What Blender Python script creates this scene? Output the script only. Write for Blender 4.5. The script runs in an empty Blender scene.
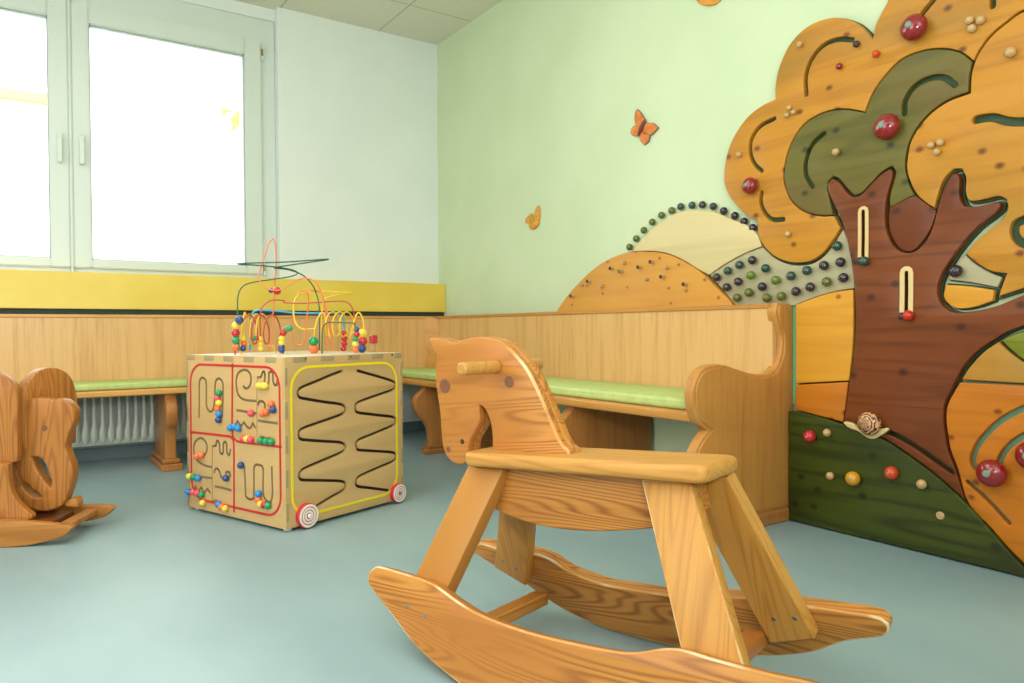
import bpy, bmesh, math, random
from mathutils import Vector, Matrix
from math import sin, cos, pi, radians
C = bpy.context.scene.collection
random.seed(7)

# ------------------------------------------------------------------ colours and materials
def lin(h):
    r = [int(h[i:i+2], 16)/255 for i in (0, 2, 4)]
    return tuple((c/12.92 if c <= .04045 else ((c+.055)/1.055)**2.4) for c in r) + (1,)

def new_mat(name):
    m = bpy.data.materials.new(name); m.use_nodes = True
    return m, m.node_tree, m.node_tree.nodes['Principled BSDF']

def plain(name, h, rough=.5, metal=0, coat=0, spec=.5):
    m, nt, b = new_mat(name)
    b.inputs['Base Color'].default_value = lin(h)
    b.inputs['Roughness'].default_value = rough
    b.inputs['Metallic'].default_value = metal
    b.inputs['Coat Weight'].default_value = coat
    b.inputs['Specular IOR Level'].default_value = spec
    return m

def mth(nt, op, a, b=None):
    n = nt.nodes.new('ShaderNodeMath'); n.operation = op
    for i, v in enumerate((a, b)):
        if v is None: continue
        if isinstance(v, (int, float)): n.inputs[i].default_value = v
        else: nt.links.new(v, n.inputs[i])
    return n.outputs[0]

def mixc(nt, fac, a, b, mode='MIX'):
    n = nt.nodes.new('ShaderNodeMix'); n.data_type = 'RGBA'; n.blend_type = mode
    if isinstance(fac, (int, float)): n.inputs[0].default_value = fac
    else: nt.links.new(fac, n.inputs[0])
    for i, v in ((6, a), (7, b)):
        if isinstance(v, tuple): n.inputs[i].default_value = v
        else: nt.links.new(v, n.inputs[i])
    return n.outputs[2]

def ramp(nt, f, lo, hi):
    n = nt.nodes.new('ShaderNodeMapRange'); n.interpolation_type = 'SMOOTHSTEP'
    nt.links.new(f, n.inputs[0]); n.inputs[1].default_value = lo; n.inputs[2].default_value = hi
    return n.outputs[0]

def wood(name, light, dark, axis='X', rings=9., amount=.6, rough=.38, knots=0., knot_col='4a2416', fibre=.35, warp=1.0, coat=.15, knot_scale=6.0, tone=None):
    """grain runs along the given axis of the object's own coordinates"""
    m, nt, b = new_mat(name)
    tc = nt.nodes.new('ShaderNodeTexCoord'); oi = nt.nodes.new('ShaderNodeObjectInfo')
    add = nt.nodes.new('ShaderNodeVectorMath'); add.operation = 'ADD'
    sc = nt.nodes.new('ShaderNodeVectorMath'); sc.operation = 'SCALE'
    cmb = nt.nodes.new('ShaderNodeCombineXYZ')
    for i in range(3): nt.links.new(oi.outputs['Random'], cmb.inputs[i])
    nt.links.new(cmb.outputs[0], sc.inputs[0]); sc.inputs['Scale'].default_value = 7.3
    nt.links.new(tc.outputs['Object'], add.inputs[0]); nt.links.new(sc.outputs[0], add.inputs[1])
    def mapped(along, across):
        mp = nt.nodes.new('ShaderNodeMapping'); v = [across]*3; v['XYZ'.index(axis)] = along
        mp.inputs['Scale'].default_value = v
        nt.links.new(add.outputs[0], mp.inputs[0]); return mp.outputs[0]
    def noise(vec, scale, det=2, rgh=.5):
        n = nt.nodes.new('ShaderNodeTexNoise'); nt.links.new(vec, n.inputs['Vector'])
        n.inputs['Scale'].default_value = scale; n.inputs['Detail'].default_value = det; n.inputs['Roughness'].default_value = rgh
        return n.outputs[0]
    big = noise(mapped(.075, 1.), 7.5*warp, 2, .45)
    ph = mth(nt, 'MULTIPLY', big, rings*6.283*2)
    s = mth(nt, 'SINE', ph)
    s = mth(nt, 'ADD', mth(nt, 'MULTIPLY', s, .5), .5)
    s = mth(nt, 'POWER', s, 2.0)
    fib = noise(mapped(.03, 1.), 190., 3, .65)
    fib2 = noise(mapped(.05, 1.), 45., 3, .6)
    g = mth(nt, 'MULTIPLY', s, amount)
    g = mth(nt, 'ADD', g, mth(nt, 'MULTIPLY', mth(nt, 'SUBTRACT', fib, .5), fibre*2))
    g = mth(nt, 'ADD', g, mth(nt, 'MULTIPLY', mth(nt, 'SUBTRACT', fib2, .5), fibre*2))
    cl = nt.nodes.new('ShaderNodeClamp'); nt.links.new(g, cl.inputs[0])
    col = mixc(nt, cl.outputs[0], lin(light), lin(dark))
    if tone:
        pt = noise(mapped(.5, 1.), 3.5, 2); col = mixc(nt, ramp(nt, pt, .45, .72), col, lin(tone))
    if knots:
        vo = nt.nodes.new('ShaderNodeTexVoronoi'); vo.inputs['Scale'].default_value = knot_scale; vo.voronoi_dimensions = '2D'
        nt.links.new(mapped(.75, 1.), vo.inputs['Vector'])
        wob = mth(nt, 'ADD', vo.outputs['Distance'], mth(nt, 'MULTIPLY', mth(nt, 'SUBTRACT', fib2, .5), .06))
        k = mth(nt, 'SUBTRACT', 1., ramp(nt, wob, .02, .02+knots))
        gate = nt.nodes.new('ShaderNodeSeparateColor'); nt.links.new(vo.outputs['Color'], gate.inputs[0])
        k = mth(nt, 'MULTIPLY', k, mth(nt, 'GREATER_THAN', gate.outputs[0], .25))
        col = mixc(nt, mth(nt, 'MULTIPLY', k, .85), col, lin(knot_col))
    nt.links.new(col, b.inputs['Base Color'])
    b.inputs['Roughness'].default_value = rough
    b.inputs['Coat Weight'].default_value = coat*.35; b.inputs['Coat Roughness'].default_value = .25; b.inputs['Specular IOR Level'].default_value = .3
    bp = nt.nodes.new('ShaderNodeBump'); bp.inputs['Strength'].default_value = .12; bp.inputs['Distance'].default_value = .002
    nt.links.new(cl.outputs[0], bp.inputs['Height']); nt.links.new(bp.outputs[0], b.inputs['Normal'])
    return m

def mottled(name, a, b_, scale, rough, detail=4, fac=(.35, .65), bump=0., stretch=None, coat=0.):
    m, nt, b = new_mat(name)
    tc = nt.nodes.new('ShaderNodeTexCoord'); mp = nt.nodes.new('ShaderNodeMapping')
    if stretch: mp.inputs['Scale'].default_value = stretch
    nt.links.new(tc.outputs['Object'], mp.inputs[0])
    n = nt.nodes.new('ShaderNodeTexNoise'); nt.links.new(mp.outputs[0], n.inputs['Vector'])
    n.inputs['Scale'].default_value = scale; n.inputs['Detail'].default_value = detail
    nt.links.new(mixc(nt, ramp(nt, n.outputs[0], *fac), lin(a), lin(b_)), b.inputs['Base Color'])
    b.inputs['Roughness'].default_value = rough; b.inputs['Coat Weight'].default_value = coat
    if bump:
        n2 = nt.nodes.new('ShaderNodeTexNoise'); nt.links.new(tc.outputs['Object'], n2.inputs['Vector'])
        n2.inputs['Scale'].default_value = 160; n2.inputs['Detail'].default_value = 2
        bp = nt.nodes.new('ShaderNodeBump'); bp.inputs['Strength'].default_value = bump; bp.inputs['Distance'].default_value = .002
        nt.links.new(n2.outputs[0], bp.inputs['Height']); nt.links.new(bp.outputs[0], b.inputs['Normal'])
    return m

OAK = dict(rings=2.2, amount=.22, fibre=.5, rough=.34, coat=.3)
M = {
 'oakz': wood('bench oak upright grain', 'dcb074', 'b27a3c', 'Z', **OAK),
 'oaky': wood('bench oak grain along wall', 'c58c46', '8f5522', 'Y', **OAK),
 'oakx': wood('bench oak grain across', 'd9a257', 'a4642a', 'X', **OAK),
 'oakd': wood('dark oak supports with shade', 'ae743a', '7a451e', 'Y', **OAK),  # darker oak; the shade under the seats is put into the colour too
 'oakb': wood('bench oak board', 'cf9447', 'a0652a', 'Y', **OAK),
 'pinex': wood('horse pine', 'c4863c', '84481a', 'X', rings=20, amount=.7, fibre=.35, rough=.36, coat=.3, knots=.03, knot_scale=2.5, knot_col='5a2a12', tone='b07030'),
 'piney': wood('horse pine lengthwise', 'c89042', '925a22', 'Y', rings=12, amount=.35, fibre=.35, rough=.36, coat=.3, tone='b47a34'),
 'pinelt': wood('worn pale pine', 'c89146', '966028', 'X', rings=14, amount=.4, fibre=.35, rough=.42, coat=.2, tone='b08f5c'),
 'elex': wood('elephant pine', 'b27434', '78421a', 'Y', rings=18, amount=.5, fibre=.35, rough=.4, coat=.25, knots=.04, knot_scale=3),
 'elel': wood('elephant pine rail', 'b57a38', '7e481c', 'X', rings=5, amount=.4, fibre=.3, rough=.4, coat=.25),
 'elelz': wood('elephant dark panel', '8a4f25', '6a3515', 'X', rings=5, amount=.4, fibre=.3, rough=.5),
 'ply': wood('birch plywood', 'cdaa74', 'b99359', 'X', rings=1.5, amount=.3, fibre=.18, rough=.5, coat=.05),
 'plyend': plain('plywood end grain', 'a5946c', .7),
 'topply': mottled('ply top with painted sheen', 'e6dac4', 'dccdb2', 6, .35),  # paler than the sides: glancing reflection put into the colour
 'slot': plain('routed slot', '84704a', .8),
 'dkbrown': plain('dark brown recess', '3b2a1b', .8),  # even dark brown behind the cube slots and in the screw hole
 'yel': wood('crown yellow stained pine', 'c48828', '955a18', 'X', rings=3, amount=.35, fibre=.3, rough=.42, knots=.10, knot_col='5e2a1a', knot_scale=8, tone='a1782c'),
 'yel2': wood('field yellow stained pine', 'd89a2e', 'b87420', 'X', rings=3, amount=.3, fibre=.25, rough=.42, knots=.08, knot_col='7a3a1a', knot_scale=8),
 'orange': wood('orange stained pine', 'c5761e', 'a05812', 'X', rings=3, amount=.3, fibre=.25, rough=.42, knots=.09, knot_col='6e2f1a', knot_scale=9),
 'ohill': wood('hill orange stained pine', 'd2983f', 'b5762a', 'X', rings=2, amount=.25, fibre=.2, rough=.45, knots=.08, knot_col='7a4030', knot_scale=10),
 'olive': wood('olive stained pine', '6a6428', '42441c', 'X', rings=3, amount=.45, fibre=.3, rough=.42, knots=.12, knot_col='22301c', knot_scale=9, tone='6a5a28'),
 'green': wood('dark green stained pine', '3f4a14', '1c240a', 'X', rings=4, amount=.6, fibre=.35, rough=.38, knots=.12, knot_col='18220f', knot_scale=8, tone='2b3410'),
 'leaf': wood('leaf green stained pine', '7d8426', '5d651a', 'X', rings=3, amount=.4, fibre=.3, rough=.4),
 'brown': wood('reddish brown stained pine', '7c421e', '4c220e', 'X', rings=4, amount=.5, fibre=.4, rough=.36, knots=.12, knot_col='3a1c12', knot_scale=8, tone='6b3416'),
 'pale': wood('pale birch', 'd6c795', 'c2ad76', 'X', rings=2, amount=.3, fibre=.2, rough=.5),
 'sage': wood('sage stained board', 'afa987', '9c9575', 'X', rings=2, amount=.25, fibre=.2, rough=.5),
 'groove': plain('groove green', '2c4a2b', .6),
 'teal': plain('groove teal', '6f9a7c', .6),
 'edgegreen': plain('mint backing', '7fbf8d', .6),
 'cream': wood('cream birch', 'dcc48c', 'c6a86c', 'Y', rings=2, amount=.3, fibre=.2, rough=.5),
 'tan': plain('turned birch', 'c2a06c', .4, coat=.3),
 'pegdark': plain('dark plug', '3c3634', .4),
 'bdark': plain('aubergine lacquer', '2f2430', .18, coat=.6),
 'bteal': plain('bottle green lacquer', '1f463a', .18, coat=.6),
 'bolive': plain('olive lacquer', '5c6420', .2, coat=.6),
 'bgreen': plain('moss lacquer', '5f7a1c', .2, coat=.6),
 'gold': plain('golden lacquer', 'd6981a', .25, coat=.4), 'verm': plain('vermilion lacquer', 'cf4418', .25, coat=.4), 'shellred': plain('ladybird red', 'c02a1c', .25, coat=.4),
 'apple': plain('apple red lacquer', '8a141c', .18, coat=.7),
 'applestem': plain('grey green plug', '7c9484', .5),
 'red': plain('bead red', 'c0202c', .25, coat=.4), 'yellow': plain('bead yellow', 'eecf4a', .28, coat=.4),
 'blue': plain('bead dark blue', '1d4785', .25, coat=.4), 'lblue': plain('bead light blue', '1c86cc', .25, coat=.4),
 'gr': plain('bead green', '0f9459', .25, coat=.4), 'or': plain('bead orange', 'ee7034', .25, coat=.4), 'pink': plain('bead pink red', 'e8505c', .25, coat=.4),
 'wgreen': plain('wire green', '2a6048', .3), 'worange': plain('wire orange', 'e8794a', .3), 'wred': plain('wire red', 'b9403a', .3),
 'wblue': plain('wire blue', '3fa3d6', .3), 'wyellow': plain('wire yellow', 'ecc52c', .3), 'wdgreen': plain('wire dark green', '4b6640', .3),
 'redline': plain('red painted line', 'c62a2d', .35), 'yelline': plain('yellow painted line', 'f0dc1e', .35),
 'white': plain('white lacquered wood', 'eeeae2', .35), 'discred': plain('disc red', 'cf3540', .35),
 'pvc': plain('white plastic window frame', 'd3ded6', .3), 'gasket': plain('grey gasket', '9aa79e', .6),
 'brass': plain('brass hinge', 'a08a4a', .35, metal=.6),
 'radiator': plain('radiator enamel', 'dde6da', .35), 'steel': plain('brushed steel', '8a8a88', .4, metal=.9),
 'gapdark': plain('gap shade', '2c3a33', .8),
 'sill': mottled('yellow laminate', 'e8cd5a', 'e2c44c', 3, .4),
 'cushion': mottled('lime upholstery', 'bfd084', 'b5c67a', 40, .8, bump=.15),
 'skirt': plain('grey vinyl skirting', '62767a', .45),
 'eye': plain('walnut plug', '7c4d34', .4),
 'wallr': mottled('light green wall paint', 'd0e0bc', 'cadcb6', 2.2, .85, bump=.06),
 'walll': mottled('pale mint wall paint', 'e3ebe6', 'dfe7e2', 2.2, .85, bump=.06),
 'wallgen': mottled('off white wall paint', 'e6e6de', 'e0e1d9', 2.2, .85),
 'floor': mottled('blue grey linoleum', '93adb2', '87a2a9', 3.0, .42, detail=6, fac=(.3, .7), coat=.0, stretch=(1, .55, 1)),
 'butter': mottled('butterfly orange', 'e08a3c', 'c96a2c', 30, .5), 'butterrim': plain('butterfly rim', '8a6a52', .6), 'butterbody': plain('butterfly body', '6b3526', .5),
 'butter2': mottled('butterfly amber', 'e2a53a', 'd28a2a', 30, .5), 'butterbody2': plain('butterfly body amber', 'b59a3c', .5),
 'facade': mottled('sunlit white render', 'f4f1ea', 'efece4', 1.0, .9), 'facadeyel': plain('ochre cornice', 'e0c060', .8), 'lampbrass': plain('brass lantern', 'c9a13f', .5),
 'asphalt': mottled('pale paving', 'c9c6be', 'bdbab2', 2, .9),
}

def ceiling_mat():
    m, nt, b = new_mat('mineral fibre ceiling tiles')
    tc = nt.nodes.new('ShaderNodeTexCoord'); sp = nt.nodes.new('ShaderNodeSeparateXYZ'); nt.links.new(tc.outputs['Object'], sp.inputs[0])
    def line(o, off):
        v = mth(nt, 'MODULO', mth(nt, 'ADD', mth(nt, 'DIVIDE', mth(nt, 'ADD', o, off), .62), 100.), 1.)
        return mth(nt, 'GREATER_THAN', mth(nt, 'ABSOLUTE', mth(nt, 'SUBTRACT', v, .5)), .4915)
    l = mth(nt, 'MAXIMUM', line(sp.outputs[0], .42), line(sp.outputs[1], .45))
    n = nt.nodes.new('ShaderNodeTexNoise'); n.inputs['Scale'].default_value = 90; nt.links.new(tc.outputs['Object'], n.inputs['Vector'])
    c = mixc(nt, ramp(nt, n.outputs[0], .35, .7), lin('e2e0cf'), lin('d8d6c4'))
    nt.links.new(mixc(nt, l, c, lin('b9b9a2')), b.inputs['Base Color']); b.inputs['Roughness'].default_value = .9
    return m
M['ceiling'] = ceiling_mat()

def glass_mat():
    m = bpy.data.materials.new('window glass'); m.use_nodes = True; nt = m.node_tree; nt.nodes.clear()
    o = nt.nodes.new('ShaderNodeOutputMaterial'); mx = nt.nodes.new('ShaderNodeMixShader')
    t = nt.nodes.new('ShaderNodeBsdfTransparent'); t.inputs[0].default_value = (.97, .99, .98, 1)
    g = nt.nodes.new('ShaderNodeBsdfGlossy'); g.inputs['Roughness'].default_value = .02
    fr = nt.nodes.new('ShaderNodeFresnel'); fr.inputs[0].default_value = 1.45
    nt.links.new(fr.outputs[0], mx.inputs[0]); nt.links.new(t.outputs[0], mx.inputs[1]); nt.links.new(g.outputs[0], mx.inputs[2])
    nt.links.new(mx.outputs[0], o.inputs[0]); return m
M['glass'] = glass_mat()

# ------------------------------------------------------------------ object helpers
def wmat(o):
    m = o.matrix_basis.copy()
    return wmat(o.parent) @ m if o.parent else m

def link(name, me, mat, parent=None, world=None):
    o = bpy.data.objects.new(name, me); C.objects.link(o)
    if mat is not None and not me.materials: me.materials.append(M[mat] if isinstance(mat, str) else mat)
    w = world if world is not None else Matrix.Identity(4)
    if parent: o.parent = parent; o.matrix_basis = wmat(parent).inverted() @ w
    else: o.matrix_basis = w
    return o

def tag(o, label, cat, group=None, kind=None):
    o['label'] = label; o['category'] = cat
    if group: o['group'] = group
    if kind: o['kind'] = kind
    return o

def thing(name, label, cat, loc=(0, 0, 0), group=None):
    o = bpy.data.objects.new(name, None); C.objects.link(o); o.location = loc; o.empty_display_size = .1
    return tag(o, label, cat, group)

def frame(o, x, y):
    x = Vector(x).normalized(); y = Vector(y); z = x.cross(y).normalized(); y = z.cross(x)
    m = Matrix((x, y, z)).transposed().to_4x4(); m.translation = Vector(o); return m

def smooth(pts, closed=True, corner=50, n=5):
    """rounds a traced outline, keeping its sharp corners"""
    P = [Vector(p[:2]) for p in pts]; N = len(P); out = []
    def is_corner(i):
        if not closed and i in (0, N-1): return True
        a = P[i]-P[i-1]; b = P[(i+1) % N]-P[i]
        if a.length < 1e-6 or b.length < 1e-6: return True
        return a.angle(b) > radians(corner)
    cor = [is_corner(i) for i in range(N)]
    for i in range(N if closed else N-1):
        p1, p2 = P[i], P[(i+1) % N]; p0 = P[i-1] if not cor[i] else p1*2-p2; p3 = P[(i+2) % N] if not cor[(i+1) % N] else p2*2-p1
        d1 = (p2-p0)*.5; d2 = (p3-p1)*.5; L = (p2-p1).length
        if d1.length > 1e-9: d1 = d1.normalized()*L
        if d2.length > 1e-9: d2 = d2.normalized()*L
        for k in range(n):
            t = k/n
            out.append(p1*(2*t**3-3*t*t+1)+d1*(t**3-2*t*t+t)+p2*(-2*t**3+3*t*t)+d2*(t**3-t*t))
    if not closed: out.append(P[-1])
    return [tuple(p) for p in out]

def board_mesh(name, outlines, thick, bevel=.003, gap=0.):
    cu = bpy.data.curves.new(name, 'CURVE'); cu.dimensions = '2D'; cu.fill_mode = 'BOTH'
    cu.extrude = max(thick/2-bevel, .0001); cu.bevel_depth = bevel; cu.bevel_resolution = 2; cu.offset = -(bevel+gap)
    for pts in outlines:
        s = cu.splines.new('POLY'); s.points.add(len(pts)-1); s.use_cyclic_u = True
        for q, p in zip(s.points, pts): q.co = (p[0], p[1], 0, 1)
    t = bpy.data.objects.new('tmp', cu)
    me = bpy.data.meshes.new_from_object(t); bpy.data.objects.remove(t); bpy.data.curves.remove(cu)
    me.name = name
    bm = bmesh.new(); bm.from_mesh(me); bmesh.ops.remove_doubles(bm, verts=bm.verts, dist=1e-5)
    for f in bm.faces: f.smooth = True
    bm.to_mesh(me); bm.free(); me.set_sharp_from_angle(angle=radians(32)); me.materials.clear()
    return me

def board(name, outlines, thick, mat, parent, fr, bevel=.003, gap=0., sm=True, front=0.):
    """a plank cut to an outline; front: how far its middle plane lies behind the frame's plane along +N"""
    if not isinstance(outlines[0][0], (tuple, list)): outlines = [outlines]
    if sm: outlines = [smooth(o) for o in outlines]
    w = fr @ Matrix.Translation((0, 0, front))
    return link(name, board_mesh(name, outlines, thick, bevel, gap), mat, parent, w)

def stroke_outline(path, w, sm=True, n=4):
    p = [Vector(q) for q in (smooth(path, False, 60, n) if sm else path)]
    L, R = [], []
    for i, q in enumerate(p):
        a = p[max(i-1, 0)]; b = p[min(i+1, len(p)-1)]; d = (b-a).normalized(); nrm = Vector((-d.y, d.x))
        L.append(q+nrm*w/2); R.append(q-nrm*w/2)
    def cap(c, d0):
        a0 = math.atan2(d0.y, d0.x)
        return [c+Vector((cos(a0+pi/2-k*pi/5), sin(a0+pi/2-k*pi/5)))*w/2 for k in range(1, 5)]
    o = L + cap(p[-1], p[-1]-p[-2]) + R[::-1] + cap(p[0], p[0]-p[1])
    return [tuple(q) for q in o]

def box_mesh(name, size, bevel=.002, seg=2):
    bm = bmesh.new(); bmesh.ops.create_cube(bm, size=1)
    for v in bm.verts: v.co = Vector([v.co[i]*size[i] for i in range(3)])
    if bevel: bmesh.ops.bevel(bm, geom=bm.edges[:], offset=min(bevel, min(size)*.45), segments=seg, affect='EDGES', profile=.5)
    me = bpy.data.meshes.new(name); bm.to_mesh(me); bm.free(); return me

def box(name, lo, hi, mat, parent=None, bevel=.002, fr=None):
    c = [(a+b)/2 for a, b in zip(lo, hi)]; s = [abs(b-a) for a, b in zip(lo, hi)]
    w = Matrix.Translation(c)
    if fr is not None: w = fr @ w
    return link(name, box_mesh(name, s, bevel), mat, parent, w)

def multi(name, boxes, mat, parent=None, bevel=.0, world=None):
    """several boxes that belong to one solid body"""
    bm = bmesh.new()
    for lo, hi in boxes:
        r = bmesh.ops.create_cube(bm, size=1)
        for v in r['verts']: v.co = Vector([(lo[i]+hi[i])/2+v.co[i]*(hi[i]-lo[i]) for i in range(3)])
    if bevel: bmesh.ops.bevel(bm, geom=bm.edges[:], offset=bevel, segments=2, affect='EDGES')
    me = bpy.data.meshes.new(name); bm.to_mesh(me); bm.free()
    return link(name, me, mat, parent, world)

def tube(name, pts, r, mat, parent, closed=False, res=3, smooth3=True):
    cu = bpy.data.curves.new(name, 'CURVE'); cu.dimensions = '3D'; cu.bevel_depth = r; cu.bevel_resolution = res; cu.use_fill_caps = True
    P = [Vector(p) for p in pts]
    if smooth3 and len(P) > 2:
        out = []
        for i in range(len(P)-1):
            p0 = P[i-1] if i else P[0]*2-P[1]; p3 = P[i+2] if i+2 < len(P) else P[-1]*2-P[-2]
            for k in range(6):
                t = k/6; out.append(.5*((2*P[i])+(P[i+1]-p0)*t+(2*p0-5*P[i]+4*P[i+1]-p3)*t*t+(-p0+3*P[i]-3*P[i+1]+p3)*t**3))
        P = out+[P[-1]]
    s = cu.splines.new('POLY'); s.points.add(len(P)-1); s.use_cyclic_u = closed
    for q, p in zip(s.points, P): q.co = (*p, 1)
    t = bpy.data.objects.new('tmp', cu); me = bpy.data.meshes.new_from_object(t); bpy.data.objects.remove(t); bpy.data.curves.remove(cu)
    for f in me.polygons: f.use_smooth = True
    me.materials.clear()
    return link(name, me, mat, parent)

def lathe_mesh(name, prof, seg=20):
    bm = bmesh.new(); rings = []
    for r, z in prof:
        rings.append([bm.verts.new((r*cos(2*pi*k/seg), r*sin(2*pi*k/seg), z)) for k in range(seg)] if r > 1e-6 else [bm.verts.new((0, 0, z))])
    for a, b in zip(rings, rings[1:]):
        for k in range(seg):
            k2 = (k+1) % seg
            if len(a) == 1 and len(b) == 1: continue
            if len(a) == 1: bm.faces.new((a[0], b[k], b[k2]))
            elif len(b) == 1: bm.faces.new((a[k], b[0], a[k2]))
            else: bm.faces.new((a[k], b[k], b[k2], a[k2]))
    bmesh.ops.recalc_face_normals(bm, faces=bm.faces[:])
    for f in bm.faces: f.smooth = True
    me = bpy.data.meshes.new(name); bm.to_mesh(me); bm.free(); me.set_sharp_from_angle(angle=radians(40)); return me

BALL = {}
def ball(name, c, r, mat, parent, squash=1.0, axis=None):
    key = mat
    if key not in BALL:
        BALL[key] = lathe_mesh('ball_'+mat, [(sin(pi*k/12), -cos(pi*k/12)) for k in range(13)], 20); BALL[key].materials.append(M[mat])
    w = Matrix.Translation(c)
    if axis is not None: w = w @ Vector((0, 0, 1)).rotation_difference(Vector(axis)).to_matrix().to_4x4()
    w = w @ Matrix.Diagonal((r, r, r*squash, 1))
    return link(name, BALL[key], None, parent, w)

def dowel(name, a, b, r, mat, parent, round_=.003):
    a, b = Vector(a), Vector(b); L = (b-a).length; e = min(round_, r*.5)
    me = lathe_mesh(name, [(0, 0), (r-e, 0), (r, e), (r, L-e), (r-e, L), (0, L)], 24)
    w = Matrix.Translation(a) @ Vector((0, 0, 1)).rotation_difference((b-a).normalized()).to_matrix().to_4x4()
    return link(name, me, mat, parent, w)

def struct(o, label=None, cat=None):
    o['kind'] = 'structure'
    if label: o['label'] = label
    if cat: o['category'] = cat
    return o

# ------------------------------------------------------------------ camera
cam = bpy.data.cameras.new('camera'); co = bpy.data.objects.new('camera', cam); C.objects.link(co)
m = Matrix((Vector((0.82915,-0.55899,-0.00567)), Vector((0.01405,0.01070,0.99984)), Vector((-0.55884,-0.82910,0.01672)))).transposed().to_4x4(); m.translation = Vector((-2.35858,-4.37496,0.70019))
co.matrix_world = m; cam.sensor_width = 36; cam.lens = 736/1024*36; cam.clip_start = .02
bpy.context.scene.camera = co

# ------------------------------------------------------------------ room shell
X0, X1, Y0, Y1, H = -5.2, 0., -6.6, 0., 2.6
struct(multi('floor', [((X0, Y0, -.1), (X1, .22, 0))], 'floor'), 'blue-grey linoleum floor', 'floor')
struct(multi('ceiling', [((X0-.1, Y0-.1, H), (X1+.1, .4, H+.1))], 'ceiling'), 'pale mineral-fibre tile ceiling', 'ceiling')
struct(multi('wall_right', [((0, Y0, -.1), (.12, .4, H))], 'wallr'), 'light green wall behind the wooden tree mural', 'wall')
WX = -1.06
struct(multi('wall_left', [((WX, 0, .80), (0, .4, H)), ((X0, .05, 2.53), (WX, .4, H)), ((X0, 0, .80), (-3.95, .4, 2.53)), ((X0, .2, -.1), (0, .4, .84)), ((-3.95, .06, .84), (WX, .4, .99))], 'walll'), 'pale mint window wall', 'wall')
struct(multi('wall_back', [((X0, Y0-.1, -.1), (X1, Y0, H))], 'wallgen'), 'plain wall behind the viewer', 'wall')
struct(multi('wall_side', [((X0-.1, Y0, -.1), (X0, .4, H))], 'wallgen'), 'plain far side wall', 'wall')
struct(multi('baseboard_left', [((X0, .185, 0), (0, .2, .07))], 'skirt', bevel=.003), 'grey vinyl skirting under the radiator', 'baseboard')
struct(multi('baseboard_right', [((-.012, -2.64, 0), (0, .185, .07))], 'skirt', bevel=.003), 'grey vinyl skirting under the corner bench', 'baseboard')
struct(multi('trim_1', [((X0, -.10, .815), (-.002, .0, 1.0)), ((X0, 0, .845), (WX-.001, .059, 1.0))], 'sill', bevel=.003), 'yellow panelled windowsill boxing', 'trim')
struct(multi('trim_2', [((X0, -.085, .785), (-.01, -.005, .815))], 'gapdark'), 'dark strip painted as the shade in the gap under the yellow sill', 'trim')  # dark strip stands in for the shade inside the open gap

# windows: white plastic casements; the panes are seen from x0p to x1p
def window(name, xo0, xo1, xp0, xp1, hx, hinge=None, right=.0):
    zo0, zo1, zp0, zp1 = 1.03, 2.40, 1.078, 2.298
    fr = struct(multi(name, [((xo0-.0, .055, 1.0), (xo1+right, .12, zo0+.012)), ((xo0-.0, .055, zo1-.012), (xo1+right, .12, 2.53)),
                             ((xo0-.0, .0551, 1.0), (xo0+.012, .12, 2.53)), ((xo1-.012, .0551, 1.0), (xo1+right, .12, 2.53))], 'pvc', bevel=.004), 'white plastic casement window', 'window')
    s = multi('sash', [((xo0, .035, zo0), (xp0, .1, zo1)), ((xp1, .035, zo0), (xo1, .1, zo1)), ((xp0, .0352, zo0), (xp1, .1, zp0)), ((xp0, .0352, zp1), (xp1, .1, zo1))], 'pvc', fr, bevel=.006)
    multi('gasket', [((xp0, .05, zp0), (xp0+.004, .09, zp1)), ((xp1-.004, .05, zp0), (xp1, .09, zp1)), ((xp0, .05, zp1-.005), (xp1, .09, zp1)), ((xp0, .05, zp0), (xp1, .09, zp0+.004))], 'gasket', s)
    box('glass_pane', (xp0, .066, zp0), (xp1, .072, zp1), 'glass', s, bevel=0)
    hd = box('handle', (hx-.012, .0, 1.56), (hx+.012, .02, 1.69), 'pvc', fr, bevel=.006)
    box('handle_base', (hx-.014, .018, 1.645), (hx+.014, .036, 1.715), 'pvc', hd, bevel=.004)
    if hinge:
        for z in (2.33, 1.07):
            dowel('hinge', (hinge, .045, z-.045), (hinge, .045, z+.045), .008, 'pvc', fr)
            dowel('hinge_pin', (hinge-.004, .036, z-.02), (hinge-.004, .036, z+.02), .006, 'brass', fr)
    return fr
window('window_1', -3.06, -2.118, -2.985, -2.205, -2.16)
window('window_2', -2.105, -1.145, -2.022, -1.24, -2.062, hinge=-1.135, right=.084)
window('window_3', -4.02+.1, -3.08, -3.84, -3.155, -3.6)
struct(multi('trim_3', [((-2.1175, .030, 1.0), (-2.1055, .075, 2.46))], 'pvc', bevel=.003), 'narrow cover strip between the two window sashes', 'trim')

# outside: a sunlit house across the yard
bd = thing('neighbouring_house', 'overexposed white house with an ochre cornice seen through the window', 'building', (0, 9, 0))
multi('facade', [((-14, 9.0, -3), (9, 9.6, 9))], 'facade', bd)
multi('cornice', [((-14, 8.85, 4.17), (-1.4, 9.0, 4.30))], 'facadeyel', bd)
wl = multi('wall_lantern', [((.60, 8.58, 4.38), (.72, 8.62, 4.41)), ((.56, 8.55, 4.33), (.62, 8.64, 4.42)), ((.80, 8.6, 4.18), (.84, 9, 4.42)), ((.68, 8.58, 4.24), (.82, 8.62, 4.27))], 'lampbrass', bd)
struct(multi('ground_outside', [((-14, .4, -1), (9, 9, -.9))], 'asphalt'), 'pale paving outside the window', 'ground')

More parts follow.
